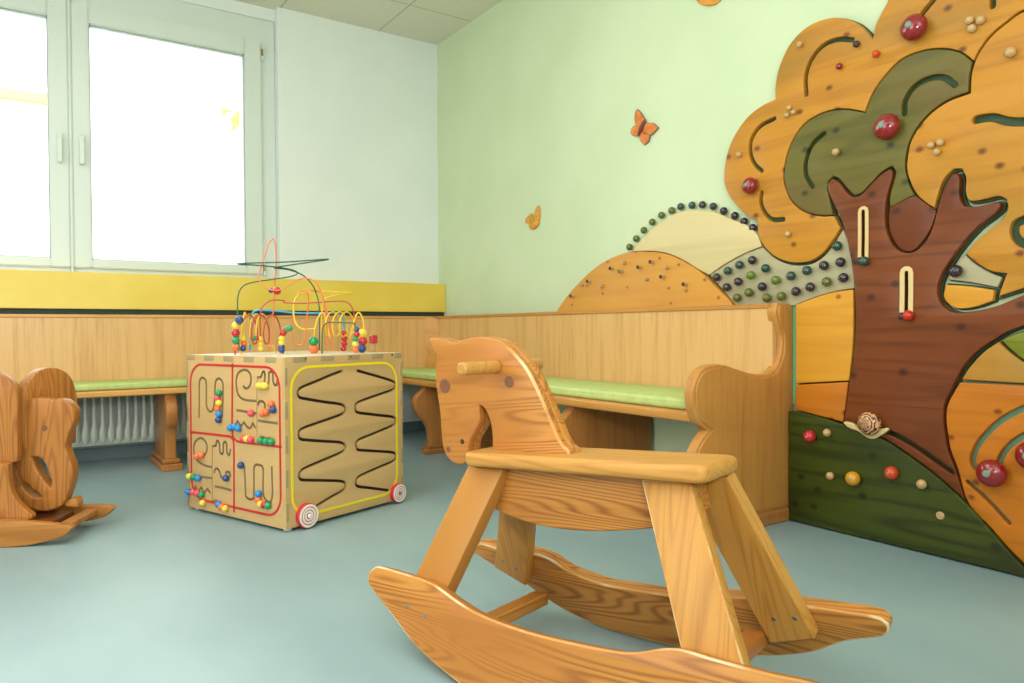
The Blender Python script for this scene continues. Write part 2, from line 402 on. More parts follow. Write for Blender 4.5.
# ------------------------------------------------------------------ radiator
rd = thing('radiator', 'pale column radiator under the window, behind the corner bench', 'radiator', (-1.8, .1, .1))
colm = bpy.data.meshes.new('radiator_column'); bm = bmesh.new()
def prism(bm, pts, y0, y1):
    a = [bm.verts.new((x, y0, z)) for x, z in pts]; b = [bm.verts.new((x, y1, z)) for x, z in pts]
    bm.faces.new(a[::-1]); bm.faces.new(b); n = len(pts)
    for i in range(n): bm.faces.new((a[i], a[(i+1) % n], b[(i+1) % n], b[i]))
lob = [(-.0085, .70), (-.0085, .235), (-.011, .20), (-.0165, .175), (-.0185, .15), (-.015, .125), (-.006, .108), (.006, .108), (.015, .125), (.0185, .15), (.0165, .175), (.011, .20), (.0085, .235), (.0085, .70)]
prism(bm, lob, -.05, -.025)
prism(bm, [(-.006, .17), (-.006, .12), (.006, .12), (.006, .17)], -.025, .02)
bmesh.ops.recalc_face_normals(bm, faces=bm.faces[:]); bmesh.ops.bevel(bm, geom=[e for e in bm.edges], offset=.003, segments=2, affect='EDGES')
for f in bm.faces: f.smooth = True
bm.to_mesh(colm); bm.free(); colm.materials.append(M['radiator'])
for k in range(44):
    link('column', colm, None, rd, Matrix.Translation((-2.46+k*.0397, .1, 0)))
box('header_pipe', (-2.5, .07, .62), (-.7, .11, .68), 'radiator', rd, bevel=.015)
box('footer_pipe', (-2.5, .075, .095), (-.7, .105, .135), 'radiator', rd, bevel=.01)

# ------------------------------------------------------------------ corner bench
bn = thing('corner_bench', 'long oak corner bench with scrolled end panel running along both walls', 'bench', (-.3, -.3, 0))
TZ = .787
box('backrest', (X0+.4, -.098, .40), (-.1, -.072, TZ-.012), 'oakz', bn, bevel=.002)
box('backrest', (-.098, -2.70, .40), (-.072, -.1, TZ-.012), 'oakz', bn, bevel=.002)
rr = .05
board('corner_post', [(-.098, -.098), (-.16, -.098), (-.098, -.16)], TZ-.012-.4, 'oakb', bn, frame((0, 0, (.4+TZ-.012)/2), (1, 0, 0), (0, 1, 0)), bevel=.001, sm=False)
box('top_rail', (X0+.4, -.104, TZ-.016), (-.1, -.05, TZ), 'oakx', bn, bevel=.003)
box('top_rail', (-.104, -2.69, TZ-.016), (-.05, -.06, TZ), 'oaky', bn, bevel=.003)
box('seat_board', (X0+.4, -.40, .388), (-.35, -.05, .418), 'oakx', bn, bevel=.008)
board('seat_board', [(-.05, -.05), (-.42, -.05), (-.42, -.38), (-.50, -.46), (-.50, -2.685), (-.05, -2.685)], .034, 'oaky', bn, frame((0, 0, .402), (1, 0, 0), (0, 1, 0)), bevel=.009, sm=False)
# scrolled end panel in the plane y = -2.70
EPO = [(-0.0988,0.7853),(-0.1048,0.7625),(-0.1028,0.7373),(-0.0928,0.7132),(-0.0827,0.6903),(-0.0706,0.6648),(-0.0705,0.6266),(-0.0847,0.5823),(-0.1088,0.5514),(-0.1484,0.5364),(-0.1932,0.5357),(-0.2503,0.5440),(-0.3152,0.5598),(-0.3694,0.5737),(-0.4188,0.5788),(-0.4603,0.5742),(-0.4993,0.5569),(-0.5245,0.5232),(-0.5346,0.4798),(-0.5247,0.4272),(-0.5014,0.3873),(-0.4607,0.3607),(-0.4880,0.3396),(-0.5116,0.3137),(-0.5284,0.2829)]
epx = [p for p in EPO]
ep_out = [(0, .789)] + epx + [(-.52, .24), (-.49, .19), (-.455, .15), (-.445, .11), (-.45, .07), (-.45, 0.0), (0, 0.0)]
ep_out[1] = (-.093, .789)
epf = frame((-.001, -2.72, 0), (1, 0, 0), (0, 0, 1))
board('end_panel', [(min(x, -.0), z) for x, z in ep_out], .04, 'oakb', bn, epf, bevel=.008, front=-.02)
bpy.data.objects['end_panel'].data.materials.clear(); bpy.data.objects['end_panel'].data.materials.append(M['oaky'])
board('panel_moulding', [(min(x, -.0), z) for x, z in ep_out], .008, 'oaky', bpy.data.objects['end_panel'], epf, bevel=.003, gap=.011, front=.002)
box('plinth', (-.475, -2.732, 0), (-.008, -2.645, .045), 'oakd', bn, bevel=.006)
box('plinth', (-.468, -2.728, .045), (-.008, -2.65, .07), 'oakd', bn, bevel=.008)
sup = [(-.02, .386), (-.47, .386), (-.472, .37), (-.50, .345), (-.525, .318), (-.531, .29), (-.525, .26), (-.505, .225), (-.48, .198), (-.455, .165), (-.44, .125), (-.435, .07), (-.437, .04), (-.02, .04)]
for y in (-.67, -1.99):
    s = board('support_panel', sup, .05, 'oakz', bn, frame((0, y, 0), (1, 0, 0), (0, 0, 1)), bevel=.008)
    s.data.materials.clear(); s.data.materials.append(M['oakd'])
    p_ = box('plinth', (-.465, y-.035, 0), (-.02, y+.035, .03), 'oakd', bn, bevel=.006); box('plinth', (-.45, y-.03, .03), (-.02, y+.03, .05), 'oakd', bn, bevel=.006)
sup2 = [(-.02, .388), (-.365, .388), (-.367, .365), (-.39, .34), (-.405, .31), (-.405, .275), (-.39, .235), (-.365, .205), (-.352, .165), (-.35, .10), (-.35, .03), (-.02, .03)]
for x in (-1.72, -3.6):
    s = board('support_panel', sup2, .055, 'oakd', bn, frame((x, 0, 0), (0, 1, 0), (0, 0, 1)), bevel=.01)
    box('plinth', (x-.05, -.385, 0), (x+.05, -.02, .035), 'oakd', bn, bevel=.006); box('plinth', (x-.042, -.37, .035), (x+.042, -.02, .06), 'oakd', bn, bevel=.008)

def cushion(name, lo, hi, label):
    o = box(name, lo, hi, 'cushion', None, bevel=.012)
    for f in o.data.polygons: f.use_smooth = True
    s = box('seam_piping', (lo[0]-.001, lo[1]-.001, hi[2]-.012), (hi[0]+.001, hi[1]+.001, hi[2]-.010), 'cushion', o, bevel=.0008)
    return tag(o, label, 'cushion', 'lime bench cushions')
cushion('seat_cushion', (X0+.45, -.385, .4185), (-.505, -.10, .452), 'lime green seat cushion on the bench below the window, behind the bead maze cube')
cushion('seat_cushion', (-.47, -2.678, .4195), (-.10, -.10, .458), 'lime green seat cushion on the bench along the green wall, ending at the scrolled panel')

# ------------------------------------------------------------------ mural on the green wall; outlines in metres along the wall (y, z)
WALLF = frame((0, 0, 0), (0, 1, 0), (0, 0, 1))   # its third axis points into the wall
SURF = -.035
def wb(name, outl, mat, parent, surf=SURF, thick=.026, holes=(), gap=.0016, bevel=.003, sm=True, back='groove'):
    o = [smooth(outl) if sm else outl] + [h for h in holes]
    b = board(name, o, thick, mat, parent, WALLF, bevel=bevel, gap=gap, sm=False, front=surf+thick/2)
    return b
def backing(outl, mat, parent, surf, grow=0., sm=True, name='backing_board'):
    o = [smooth(outl) if sm else outl]
    return board(name, o, abs(surf)-.001, mat, parent, WALLF, bevel=.001, gap=-grow, sm=False, front=surf/2)
def G(path, w=.013): return stroke_outline(path, w)
def wpt(y, z, x=SURF): return (x, y, z)
def cent(p): return (0, sum(a[0] for a in p)/len(p), sum(a[1] for a in p)/len(p))

EYE = Vector((-2.35858,-4.37496,0.70019))
def out(y, z, x, x0=SURF):
    "traced centres were read off the board surface; bring them to the bead's own distance from the wall"
    p = Vector((x0, y, z)); q = EYE+(p-EYE)*((x-EYE.x)/(x0-EYE.x)); return q.y, q.z
# left orange hill with plugs
OH = [(-1.3373,0.7828),(-1.4264,0.8632),(-1.5419,0.9397),(-1.6661,1.0017),(-1.7834,1.0359),(-1.8929,1.0485),(-2.0117,1.0409),(-2.1224,1.0201),(-2.2160,0.9818),(-2.3051,0.9330),(-2.3900,0.8657),(-2.4760,0.7881),(-2.5065,0.7114),(-1.3025,0.7209)]
oh = thing('orange_hill_panel', 'orange stained wooden hill with small dowel plugs on the green wall above the bench', 'wall panel', (0, -1.4, .9))
wb('hill_board', OH, 'ohill', oh, surf=-.038, thick=.03)
backing(OH, 'groove', oh, -.012, grow=.004)
for y, z, c in [(-1.8666,1.0015,'tan'),(-1.7829,0.9812,'pegdark'),(-1.8445,0.9627,'bteal'),(-1.9678,0.9735,'pegdark'),(-2.0443,0.9913,'pegdark'),(-2.1309,0.9599,'tan'),(-2.1080,0.9218,'pegdark'),(-2.0113,0.9170,'tan'),(-2.2364,0.8832,'pegdark'),(-1.5606,0.9164,'tan'),(-1.6169,0.9304,'pegdark'),(-1.7116,0.9035,'tan'),(-1.4880,0.8648,'pegdark')]:
    d = dowel('dowel_plug', (-.036, y, z), (-.058, y, z), .0085, 'tan', oh)
    dowel('plug_cap', (-.0575, y, z), (-.0605, y, z), .0083, c, d)

# pale hill with a rim of balls
PH = [(-1.8995,1.0479),(-1.9450,1.0909),(-2.0120,1.1303),(-2.0874,1.1650),(-2.1691,1.1895),(-2.2729,1.1899),(-2.3792,1.1653),(-2.4617,1.1261),(-2.5256,1.0989),(-2.5831,1.0523),(-2.6033,1.0052),(-2.5114,0.9821),(-2.4232,0.9494),(-2.3481,0.9135),(-2.2955,0.9386),(-2.2160,0.9818),(-2.1224,1.0201),(-2.0117,1.0409)]
ph = thing('pale_hill_panel', 'pale unstained wooden hill with a rim of lacquered balls on the green wall', 'wall panel', (0, -1.8, 1.1))
wb('hill_board', PH, 'pale', ph, surf=-.03, thick=.028)
RIM = [(-1.8900,1.0714,'bolive'),(-1.9342,1.1050,'bolive'),(-1.9826,1.1372,'bolive'),(-2.0349,1.1671,'bolive'),(-2.0906,1.1894,'bolive'),(-2.1506,1.2016,'bolive'),(-2.2019,1.2109,'bteal'),(-2.2640,1.2080,'bteal'),(-2.3198,1.2018,'bdark'),(-2.3760,1.1872,'bdark'),(-2.4285,1.1620,'bdark'),(-2.4824,1.1364,'bdark')] + [(-2.5260,1.1080,'bdark'),(-2.5667,1.0789,'bdark')]
def wall_ball(y, z, c, parent, r=.0165, surf=-.03, name='ball_knob', stud=True):
    b = ball(name, (surf-r*.9, y, z), r, c, parent)
    return b
for y, z, c in RIM:
    y, z = out(y, z, -.0175); b = ball('ball_knob', (-.0175, y, z), .0158, c, ph)

# field with rows of balls
FP = [(-2.3481,0.9135),(-2.4232,0.9494),(-2.5114,0.9821),(-2.6033,1.0052),(-2.6518,0.9625),(-2.7044,0.9355),(-2.7553,0.9244),(-2.8129,0.9271),(-2.8600,0.9521),(-2.8983,0.9942),(-2.9280,1.0358),(-2.9516,0.9834),(-2.9661,0.9185),(-2.9716,0.8297),(-2.8986,0.8223),(-2.8209,0.8044),(-2.7554,0.7847),(-2.7407,0.7780),(-2.4827,0.7817),(-2.4731,0.7917),(-2.4127,0.8527)]
fp = thing('dotted_field_panel', 'sage green wooden field with rows of dark lacquered balls left of the tree trunk', 'wall panel', (0, -2.6, .9))
wb('field_board', FP, 'sage', fp, surf=-.026, thick=.022)
backing(FP, 'groove', fp, -.008, grow=.006)
for y, z, c in [(-2.3923,0.9026,'bdark'),(-2.4474,0.9249,'bteal'),(-2.5037,0.9440,'bteal'),(-2.5639,0.9573,'bdark'),(-2.6238,0.9219,'bteal'),(-2.4979,0.8794,'bdark'),(-2.5573,0.9002,'bgreen'),(-2.4423,0.8608,'bdark'),(-2.4920,0.8178,'bolive'),(-2.5478,0.8352,'bolive'),(-2.6084,0.8548,'bdark'),(-2.6676,0.8751,'bgreen'),(-2.7324,0.8868,'bteal'),(-2.7971,0.9016,'bteal'),(-2.8632,0.9147,'bdark'),(-2.9250,0.9212,'bdark'),(-2.9122,0.9773,'bteal'),(-2.6293,0.8117,'bolive'),(-2.6921,0.8153,'bolive'),(-2.7527,0.8297,'bdark'),(-2.8102,0.8430,'bdark'),(-2.8734,0.8575,'bolive'),(-2.9356,0.8678,'bdark')]:
    y, z = out(y, z, -.042); b = ball('ball_knob', (-.042, y, z), .0168, c, fp); dowel('ball_stud', (-.02, y, z), (-.035, y, z), .006, 'tan', b)

# yellow and orange fields left of the trunk
F1 = [(-2.7501,0.7827),(-2.8209,0.8044),(-2.8986,0.8223),(-2.9716,0.8280),(-2.9718,0.7311),(-2.9685,0.6240),(-2.9562,0.5194),(-2.7512,0.4972)]
F2 = [(-2.7512,0.4954),(-2.9544,0.5176),(-2.9456,0.4477),(-2.9348,0.3772),(-2.8486,0.3894),(-2.7471,0.4050)]
t_ = thing('yellow_field_panel', 'yellow stained wooden field between bench end and tree trunk', 'wall panel', cent(F1))
wb('field_board', F1, 'yel2', t_); backing(F1, 'groove', t_, -.012, grow=.001)
t_ = thing('orange_field_panel', 'small orange stained wooden field under the yellow one, left of the trunk foot', 'wall panel', cent(F2))
wb('field_board', F2, 'orange', t_); backing(F2, 'groove', t_, -.012, grow=.001)
struct(multi('trim_4', [((-.012, -2.748, .42), (-.001, -2.722, .80))], 'edgegreen'), 'mint painted strip beside the bench end', 'trim')

# the tree
tr = thing('tree_panel', 'large wooden apple tree relief with yellow and olive crown and reddish brown trunk', 'wall panel', (0, -3.0, .5))
CY = [(-2.4285,1.2798),(-2.4395,1.3719),(-2.4755,1.4438),(-2.5383,1.5033),(-2.6060,1.5313),(-2.6645,1.5402),(-2.6645,1.5873),(-2.6833,1.6572),(-2.7329,1.7270),(-2.8040,1.7611),(-2.8948,1.7570),(-2.9699,1.7186),(-3.0114,1.6753),(-3.0346,1.6406),(-3.0465,1.6823),(-3.0856,1.7443),(-3.1308,1.7961),(-3.2013,1.8290),(-3.3020,1.8220),(-3.4086,1.7789),(-3.5070,1.7067),(-3.6092,1.6017),(-3.6627,1.5048),(-3.5541,1.5572),(-3.4694,1.5753),(-3.4173,1.5540),(-3.3839,1.5331),(-3.3548,1.5007),(-3.3399,1.4730),(-3.3047,1.5107),(-3.2543,1.5372),(-3.1933,1.5502),(-3.1285,1.5428),(-3.0716,1.5033),(-3.0320,1.4569),(-3.0100,1.4072),(-2.9280,1.4385),(-2.8509,1.4416),(-2.7806,1.4189),(-2.7332,1.3662),(-2.7083,1.3072),(-2.6995,1.2447),(-2.7113,1.1993),(-2.7383,1.1502),(-2.7881,1.1101),(-2.8514,1.0874),(-2.9004,1.0823),(-2.9248,1.0362),(-2.8983,1.0011),(-2.8600,0.9591),(-2.8129,0.9341),(-2.7553,0.9316),(-2.7043,0.9428),(-2.6518,0.9699),(-2.6064,1.0161),(-2.5880,1.0601),(-2.5862,1.1043),(-2.5414,1.1278),(-2.4925,1.1701),(-2.4486,1.2256)]
gr1 = [[(-2.7929,1.5224),(-2.7904,1.5835),(-2.8103,1.6348),(-2.8560,1.6718),(-2.9114,1.6761),(-2.9649,1.6576)], [(-2.6604,1.4686),(-2.5992,1.4555),(-2.5589,1.4144),(-2.5562,1.3589),(-2.5765,1.3157),(-2.6058,1.2881)], [(-2.6047,1.2062),(-2.6019,1.1699),(-2.6202,1.1291),(-2.6516,1.1007),(-2.6998,1.0946)], [(-3.1944,1.6643),(-3.2255,1.6924),(-3.2516,1.7185)], [(-3.3903,1.6142),(-3.3886,1.6460),(-3.3701,1.6901)]]
wb('crown_board', CY, 'yel', tr, holes=[G(g) for g in gr1])
backing(CY, 'groove', tr, -.016, grow=.001)
CO = [(-3.0100,1.4072),(-3.0320,1.4569),(-3.0716,1.5033),(-3.1285,1.5428),(-3.1933,1.5502),(-3.2543,1.5372),(-3.3047,1.5107),(-3.3375,1.4743),(-3.3298,1.4360),(-3.3273,1.3872),(-3.2635,1.3775),(-3.2027,1.3434),(-3.1575,1.2853),(-3.1421,1.2142),(-3.1549,1.1473),(-3.1735,1.1101),(-3.0934,1.0826),(-3.0897,1.1135),(-3.1041,1.1684),(-3.1089,1.1961),(-3.0975,1.2125),(-3.0672,1.2005),(-3.0314,1.1711),(-2.9958,1.1424),(-2.9726,1.1394),(-2.9491,1.1631),(-2.9204,1.1998),(-2.8965,1.2158),(-2.8759,1.2005),(-2.8797,1.1622),(-2.8967,1.0828),(-2.8514,1.0874),(-2.7881,1.1101),(-2.7383,1.1502),(-2.7113,1.1993),(-2.6995,1.2447),(-2.7083,1.3072),(-2.7332,1.3662),(-2.7806,1.4189),(-2.8509,1.4416),(-2.9280,1.4385)]
gr2 = [[(-2.8599,1.3699),(-2.8164,1.3433),(-2.7908,1.2912),(-2.7908,1.2389),(-2.8166,1.1949)], [(-3.1388,1.3710),(-3.1405,1.4095),(-3.1708,1.4475),(-3.2199,1.4592),(-3.2589,1.4481),(-3.2885,1.4194)]]
wb('crown_board', CO, 'olive', tr, holes=[G(g) for g in gr2], gap=.002, surf=-.033)
backing(CO, 'groove', tr, -.014, grow=.0)
CR = [(-3.3399,1.4730),(-3.3548,1.5007),(-3.3839,1.5331),(-3.4173,1.5540),(-3.4694,1.5753),(-3.5541,1.5572),(-3.6627,1.5048),(-3.7434,1.3781),(-3.7823,1.2215),(-3.7742,1.0541),(-3.7271,0.9133),(-3.6459,0.8650),(-3.5583,0.8291),(-3.4735,0.8010),(-3.4031,0.7786),(-3.4107,0.8096),(-3.4233,0.8458),(-3.3864,0.8553),(-3.3442,0.8850),(-3.3153,0.9146),(-3.3387,0.9447),(-3.3761,0.9784),(-3.4149,1.0093),(-3.4262,1.0346),(-3.4236,1.0562),(-3.4069,1.0657),(-3.3717,1.0624),(-3.3363,1.0618),(-3.3218,1.0727),(-3.3148,1.0972),(-3.3154,1.1383),(-3.3062,1.1620),(-3.2880,1.1653),(-3.2625,1.1414),(-3.2424,1.0844),(-3.2358,1.0533),(-3.2070,1.0744),(-3.1766,1.1066),(-3.1561,1.1462),(-3.1435,1.1899),(-3.1437,1.2243),(-3.1575,1.2853),(-3.2027,1.3434),(-3.2635,1.3775),(-3.3273,1.3872),(-3.3298,1.4360)]
gr3 = [[(-3.3485,1.3017),(-3.3688,1.3012),(-3.3937,1.2968),(-3.4231,1.2812),(-3.4471,1.2718),(-3.4710,1.2662),(-3.5207,1.2468)], [(-3.4773,0.9972),(-3.4528,0.9863),(-3.4492,0.9588),(-3.4629,0.9351),(-3.4874,0.9216)]]
wb('crown_board', CR, 'yel', tr, holes=[G(g) for g in gr3], gap=.0055)
backing(CR, 'groove', tr, -.016, grow=.001)
TK = [(-2.8797,1.1656),(-2.8767,1.1970),(-2.8965,1.2117),(-2.9204,1.1964),(-2.9491,1.1587),(-2.9727,1.1377),(-2.9958,1.1381),(-3.0314,1.1668),(-3.0672,1.1950),(-3.0972,1.2078),(-3.1073,1.1964),(-3.1057,1.1713),(-3.0891,1.1155),(-3.0830,1.0571),(-3.0894,1.0058),(-3.1109,0.9615),(-3.1361,0.9398),(-3.1689,0.9353),(-3.2008,0.9570),(-3.2245,0.9988),(-3.2396,1.0528),(-3.2623,1.1208),(-3.2846,1.1549),(-3.3018,1.1572),(-3.3085,1.1365),(-3.3087,1.0899),(-3.3183,1.0614),(-3.3364,1.0530),(-3.3717,1.0537),(-3.4059,1.0585),(-3.4182,1.0507),(-3.4163,1.0360),(-3.3994,1.0159),(-3.3580,0.9871),(-3.3152,0.9415),(-3.2784,0.8901),(-3.2558,0.8520),(-3.2461,0.8126),(-3.2524,0.7806),(-3.2715,0.7565),(-3.3010,0.7438),(-3.3448,0.7466),(-3.4006,0.7601),(-3.4735,0.7910),(-3.5583,0.8291),(-3.6353,0.8659),(-3.6670,0.8429),(-3.6464,0.7876),(-3.5589,0.7326),(-3.4740,0.6982),(-3.4361,0.6818),(-3.3996,0.6580),(-3.3617,0.6297),(-3.3299,0.5939),(-3.3071,0.5542),(-3.2870,0.5107),(-3.2681,0.4659),(-3.2651,0.4224),(-3.2707,0.3728),(-3.2778,0.3305),(-3.2987,0.2767),(-3.3301,0.1799),(-3.2457,0.2444),(-3.1664,0.2934),(-3.0818,0.3372),(-2.9920,0.3613),(-2.9366,0.3733),(-2.9562,0.5049),(-2.9734,0.6254),(-2.9799,0.7290),(-2.9751,0.8245),(-2.9733,0.8520),(-2.9589,0.9412),(-2.9353,1.0410),(-2.9015,1.1169)]
slot1 = [(-3.0096,1.0807),(-3.0098,0.9975),(-3.0091,0.9239)]; slot2 = [(-3.1520,0.8701),(-3.1522,0.8090),(-3.1515,0.7470)]
SNG = [(-3.0817,0.3661),(-3.1161,0.3564),(-3.1661,0.3349),(-3.2145,0.3085),(-3.2612,0.2813),(-3.3093,0.2531),(-3.3357,0.2372),(-3.3643,0.2159),(-3.4028,0.1804),(-3.4388,0.1441)]
sn_tr = [(-3.0817,0.3661),(-3.1161,0.3564),(-3.1661,0.3349),(-3.2145,0.3085),(-3.2612,0.2813),(-3.2877,0.2663)]
wb('trunk_board', TK, 'brown', tr, surf=-.041, thick=.03, holes=[G(slot1, .012), G(slot2, .012), G(sn_tr, .009)], gap=.0035)
backing(TK, 'groove', tr, -.014, grow=.0005)
TI = [(-3.0934,1.0852),(-3.1331,1.1038),(-3.1723,1.1094),(-3.2040,1.0809),(-3.2358,1.0533),(-3.2192,1.0025),(-3.1893,0.9597),(-3.1618,0.9375),(-3.1367,0.9413),(-3.1112,0.9643),(-3.0917,1.0046),(-3.0866,1.0564)]
wb('trunk_inlay', TI, 'brown', tr, surf=-.030, thick=.02, gap=0.0)
# cream framed slots with sliding beads
def cream_slot(path, ww, beads):
    inner = stroke_outline(path, .012, n=4); outer = stroke_outline(path, ww, n=4)
    s = board('slot_frame', [outer, inner], .004, 'cream', tr, WALLF, bevel=.001, sm=False, front=-.0425)
    for y, z, c, r in beads:
        r *= .9; y, z = out(y, z, -.052); ball('sliding_bead', (-.052, y, z), r, c, s)
cream_slot(slot1, .036, [(-2.9926,0.9200,'pegdark',0.014),(-3.0082,0.9179,'bteal',0.018)])
cream_slot(slot2, .042, [(-3.1333,0.7349,'pegdark',0.013),(-3.1532,0.7362,'shellred',0.019)])
# crown beads and apples
for y, z, c, r in [(-2.7666,1.7057,'tan',0.0125),(-2.5022,1.3696,'tan',0.0125),(-2.9067,1.2971,'tan',0.0145),(-3.4363,1.4687,'tan',0.0165),(-2.7243,1.4927,'tan',0.011),(-2.7145,1.4685,'tan',0.011),(-2.7415,1.4725,'tan',0.011),(-3.3288,1.5955,'tan',0.014),(-3.3584,1.5852,'tan',0.014),(-3.3354,1.5691,'tan',0.014),(-3.2206,1.2544,'tan',0.0125),(-3.2476,1.2568,'tan',0.0125),(-3.2382,1.2301,'tan',0.0125),(-2.9795,1.6391,'pegdark',0.0125),(-2.9181,1.5840,'apple',0.0125),(-3.0467,1.5850,'verm',0.0135)] + [(-2.7196,1.0381,'tan',0.0125)]:
    r *= .88; y, z = out(y, z, -.035-r*.7)
    b = ball('small_bead', (-.035-r*.7, y, z), r, c, tr)
def apple(y, z, r, parent):
    r *= .86; y, z = out(y, z, -.035-r*.62)
    a = ball('apple', (-.035-r*.62, y, z), r, 'apple', parent, squash=.8, axis=(1, 0, 0))
    dowel('apple_plug', (-.035-r*1.0, y+r*.02, z+r*.04), (-.035-r*1.48, y+r*.02, z+r*.04), r*.26, 'applestem', a)
for y, z, r in [(-3.1683,1.6295,0.047),(-3.0828,1.3421,0.048),(-2.5520,1.2404,0.037)]: apple(y, z, r, tr)
# snail that slides along the groove over the hill
sn = [(-2.9471,0.3797),(-2.9566,0.3842),(-2.9829,0.3798),(-3.0197,0.3557),(-3.0395,0.3510),(-3.0599,0.3619),(-3.0748,0.3721),(-3.0990,0.3782),(-3.1024,0.3718),(-3.0921,0.3621),(-3.0748,0.3499),(-3.0538,0.3371),(-3.0332,0.3381),(-3.0014,0.3554),(-2.9642,0.3654)]
sb = board('snail_body', [smooth(sn)], .014, 'cream', tr, WALLF, bevel=.004, sm=False, front=-.05)
(sy, sz), = [(-3.0232,0.3822)]
sy, sz = out(sy, sz, -.075)
shell_prof = [(sin(pi*k/12), -cos(pi*k/12)) for k in range(13)]
def shell_mat():
    m, nt, b = new_mat('banded snail shell'); tc = nt.nodes.new('ShaderNodeTexCoord')
    w = nt.nodes.new('ShaderNodeTexWave'); w.wave_type = 'RINGS'; w.rings_direction = 'Z'; w.inputs['Scale'].default_value = 1.6; w.inputs['Distortion'].default_value = 9; w.inputs['Detail Scale'].default_value = 1.2
    nt.links.new(tc.outputs['Object'], w.inputs['Vector'])
    nt.links.new(mixc(nt, ramp(nt, w.outputs['Fac'], .35, .6), lin('57301c'), lin('d8a677')), b.inputs['Base Color']); b.inputs['Roughness'].default_value = .2
    return m
M['shell'] = shell_mat()
ball('snail_shell', (-.068, sy, sz), .038, 'shell', sb, squash=.7, axis=(1, 0, 0))
for k in range(3): ball('shell_whorl', (-.088-k*.006, sy+.004+k*.003, sz+k*.004), .021-k*.006, 'shell', sb, squash=.6, axis=(1, 0, 0))

# small pieces right of the trunk
S1 = [(-3.3153,0.9146),(-3.3442,0.8850),(-3.3864,0.8553),(-3.4157,0.8406),(-3.4030,0.8100),(-3.3338,0.8281),(-3.2666,0.8408),(-3.2784,0.8760)]
t_ = thing('sage_wedge_panel', 'small sage wooden wedge with one dark ball in the fork right of the trunk', 'wall panel', cent(S1))
wb('wedge_board', S1, 'sage', t_, surf=-.024, thick=.018); backing(S1, 'groove', t_, -.006, grow=.002)
(by, bz), = [(-3.2971,0.8651)]
ball('ball_knob', (-.04, by, bz), .019, 'bdark', t_)
S2 = [(-3.2608,0.8291),(-3.3338,0.8193),(-3.3970,0.8054),(-3.3928,0.7732),(-3.3477,0.7573),(-3.3010,0.7527),(-3.2726,0.7654),(-3.2552,0.7901)]
t_ = thing('yellow_wedge_panel', 'small yellow wooden wedge under the sage one in the fork of the trunk', 'wall panel', cent(S2))
wb('wedge_board', S2, 'yel2', t_, surf=-.028, thick=.02); backing(S2, 'groove', t_, -.008, grow=.003)
# lower right: pale orange upper field, leaf, orange field with apple tracks
D1 = [(-3.4102,0.6586),(-3.3698,0.6263),(-3.3322,0.5814),(-3.3088,0.5418),(-3.3886,0.5404),(-3.4748,0.5397),(-3.5600,0.5393),(-3.5598,0.5608),(-3.5132,0.5748),(-3.4745,0.6009),(-3.4396,0.6279)]
t_ = thing('amber_field_panel', 'amber wooden field right of the trunk under its long branch', 'wall panel', cent(D1))
wb('field_board', D1, 'yel', t_); backing(D1, 'groove', t_, -.014, grow=.001)
D2 = [(-3.4140,0.6615),(-3.4369,0.6744),(-3.4740,0.6899),(-3.5589,0.7246),(-3.6359,0.7674),(-3.6472,0.6636),(-3.6154,0.5847),(-3.5598,0.5662),(-3.5132,0.5803),(-3.4745,0.6037),(-3.4421,0.6308)]
t_ = thing('leaf_green_panel', 'leaf green wooden patch under the long branch at the right edge', 'wall panel', cent(D2))
wb('patch_board', D2, 'leaf', t_, gap=.003); backing(D2, 'groove', t_, -.014, grow=.002)
D3 = [(-3.3061,0.5357),(-3.2893,0.5048),(-3.2709,0.4644),(-3.2668,0.4217),(-3.2727,0.3709),(-3.2801,0.3296),(-3.3001,0.2769),(-3.3312,0.1781),(-3.3927,0.1176),(-3.4399,0.0684),(-3.4775,0.0356),(-3.5283,-0.0211),(-3.6301,-0.0309),(-3.6821,0.1010),(-3.6909,0.3334),(-3.6479,0.5395),(-3.5600,0.5379),(-3.4748,0.5369)]
tg1 = [(-3.5282,0.4906),(-3.4752,0.4716),(-3.4386,0.4491),(-3.4051,0.4202),(-3.3776,0.3868),(-3.3566,0.3550),(-3.3460,0.3266),(-3.3426,0.3052),(-3.3484,0.2905),(-3.3584,0.2843),(-3.3850,0.2839)]
tg2 = [(-3.5223,0.4231),(-3.4756,0.3959),(-3.4457,0.3701),(-3.4244,0.3412),(-3.4138,0.3133),(-3.4111,0.2925)]
sn_or = [(-3.3298,0.2417),(-3.3643,0.2159),(-3.4028,0.1804),(-3.4388,0.1441)]
orp = thing('orange_apple_panel', 'orange wooden panel with apple-bead tracks at the lower right of the tree', 'wall panel', cent(D3))
wb('field_board', D3, 'orange', orp, holes=[G(tg1, .014), G(tg2, .014), G(sn_or, .009)]); backing(D3, 'teal', orp, -.014, grow=.001)
for y, z, r in [(-3.3941,0.2777,0.047),(-3.4945,0.3419,0.047)]: apple(y, z, r, orp)
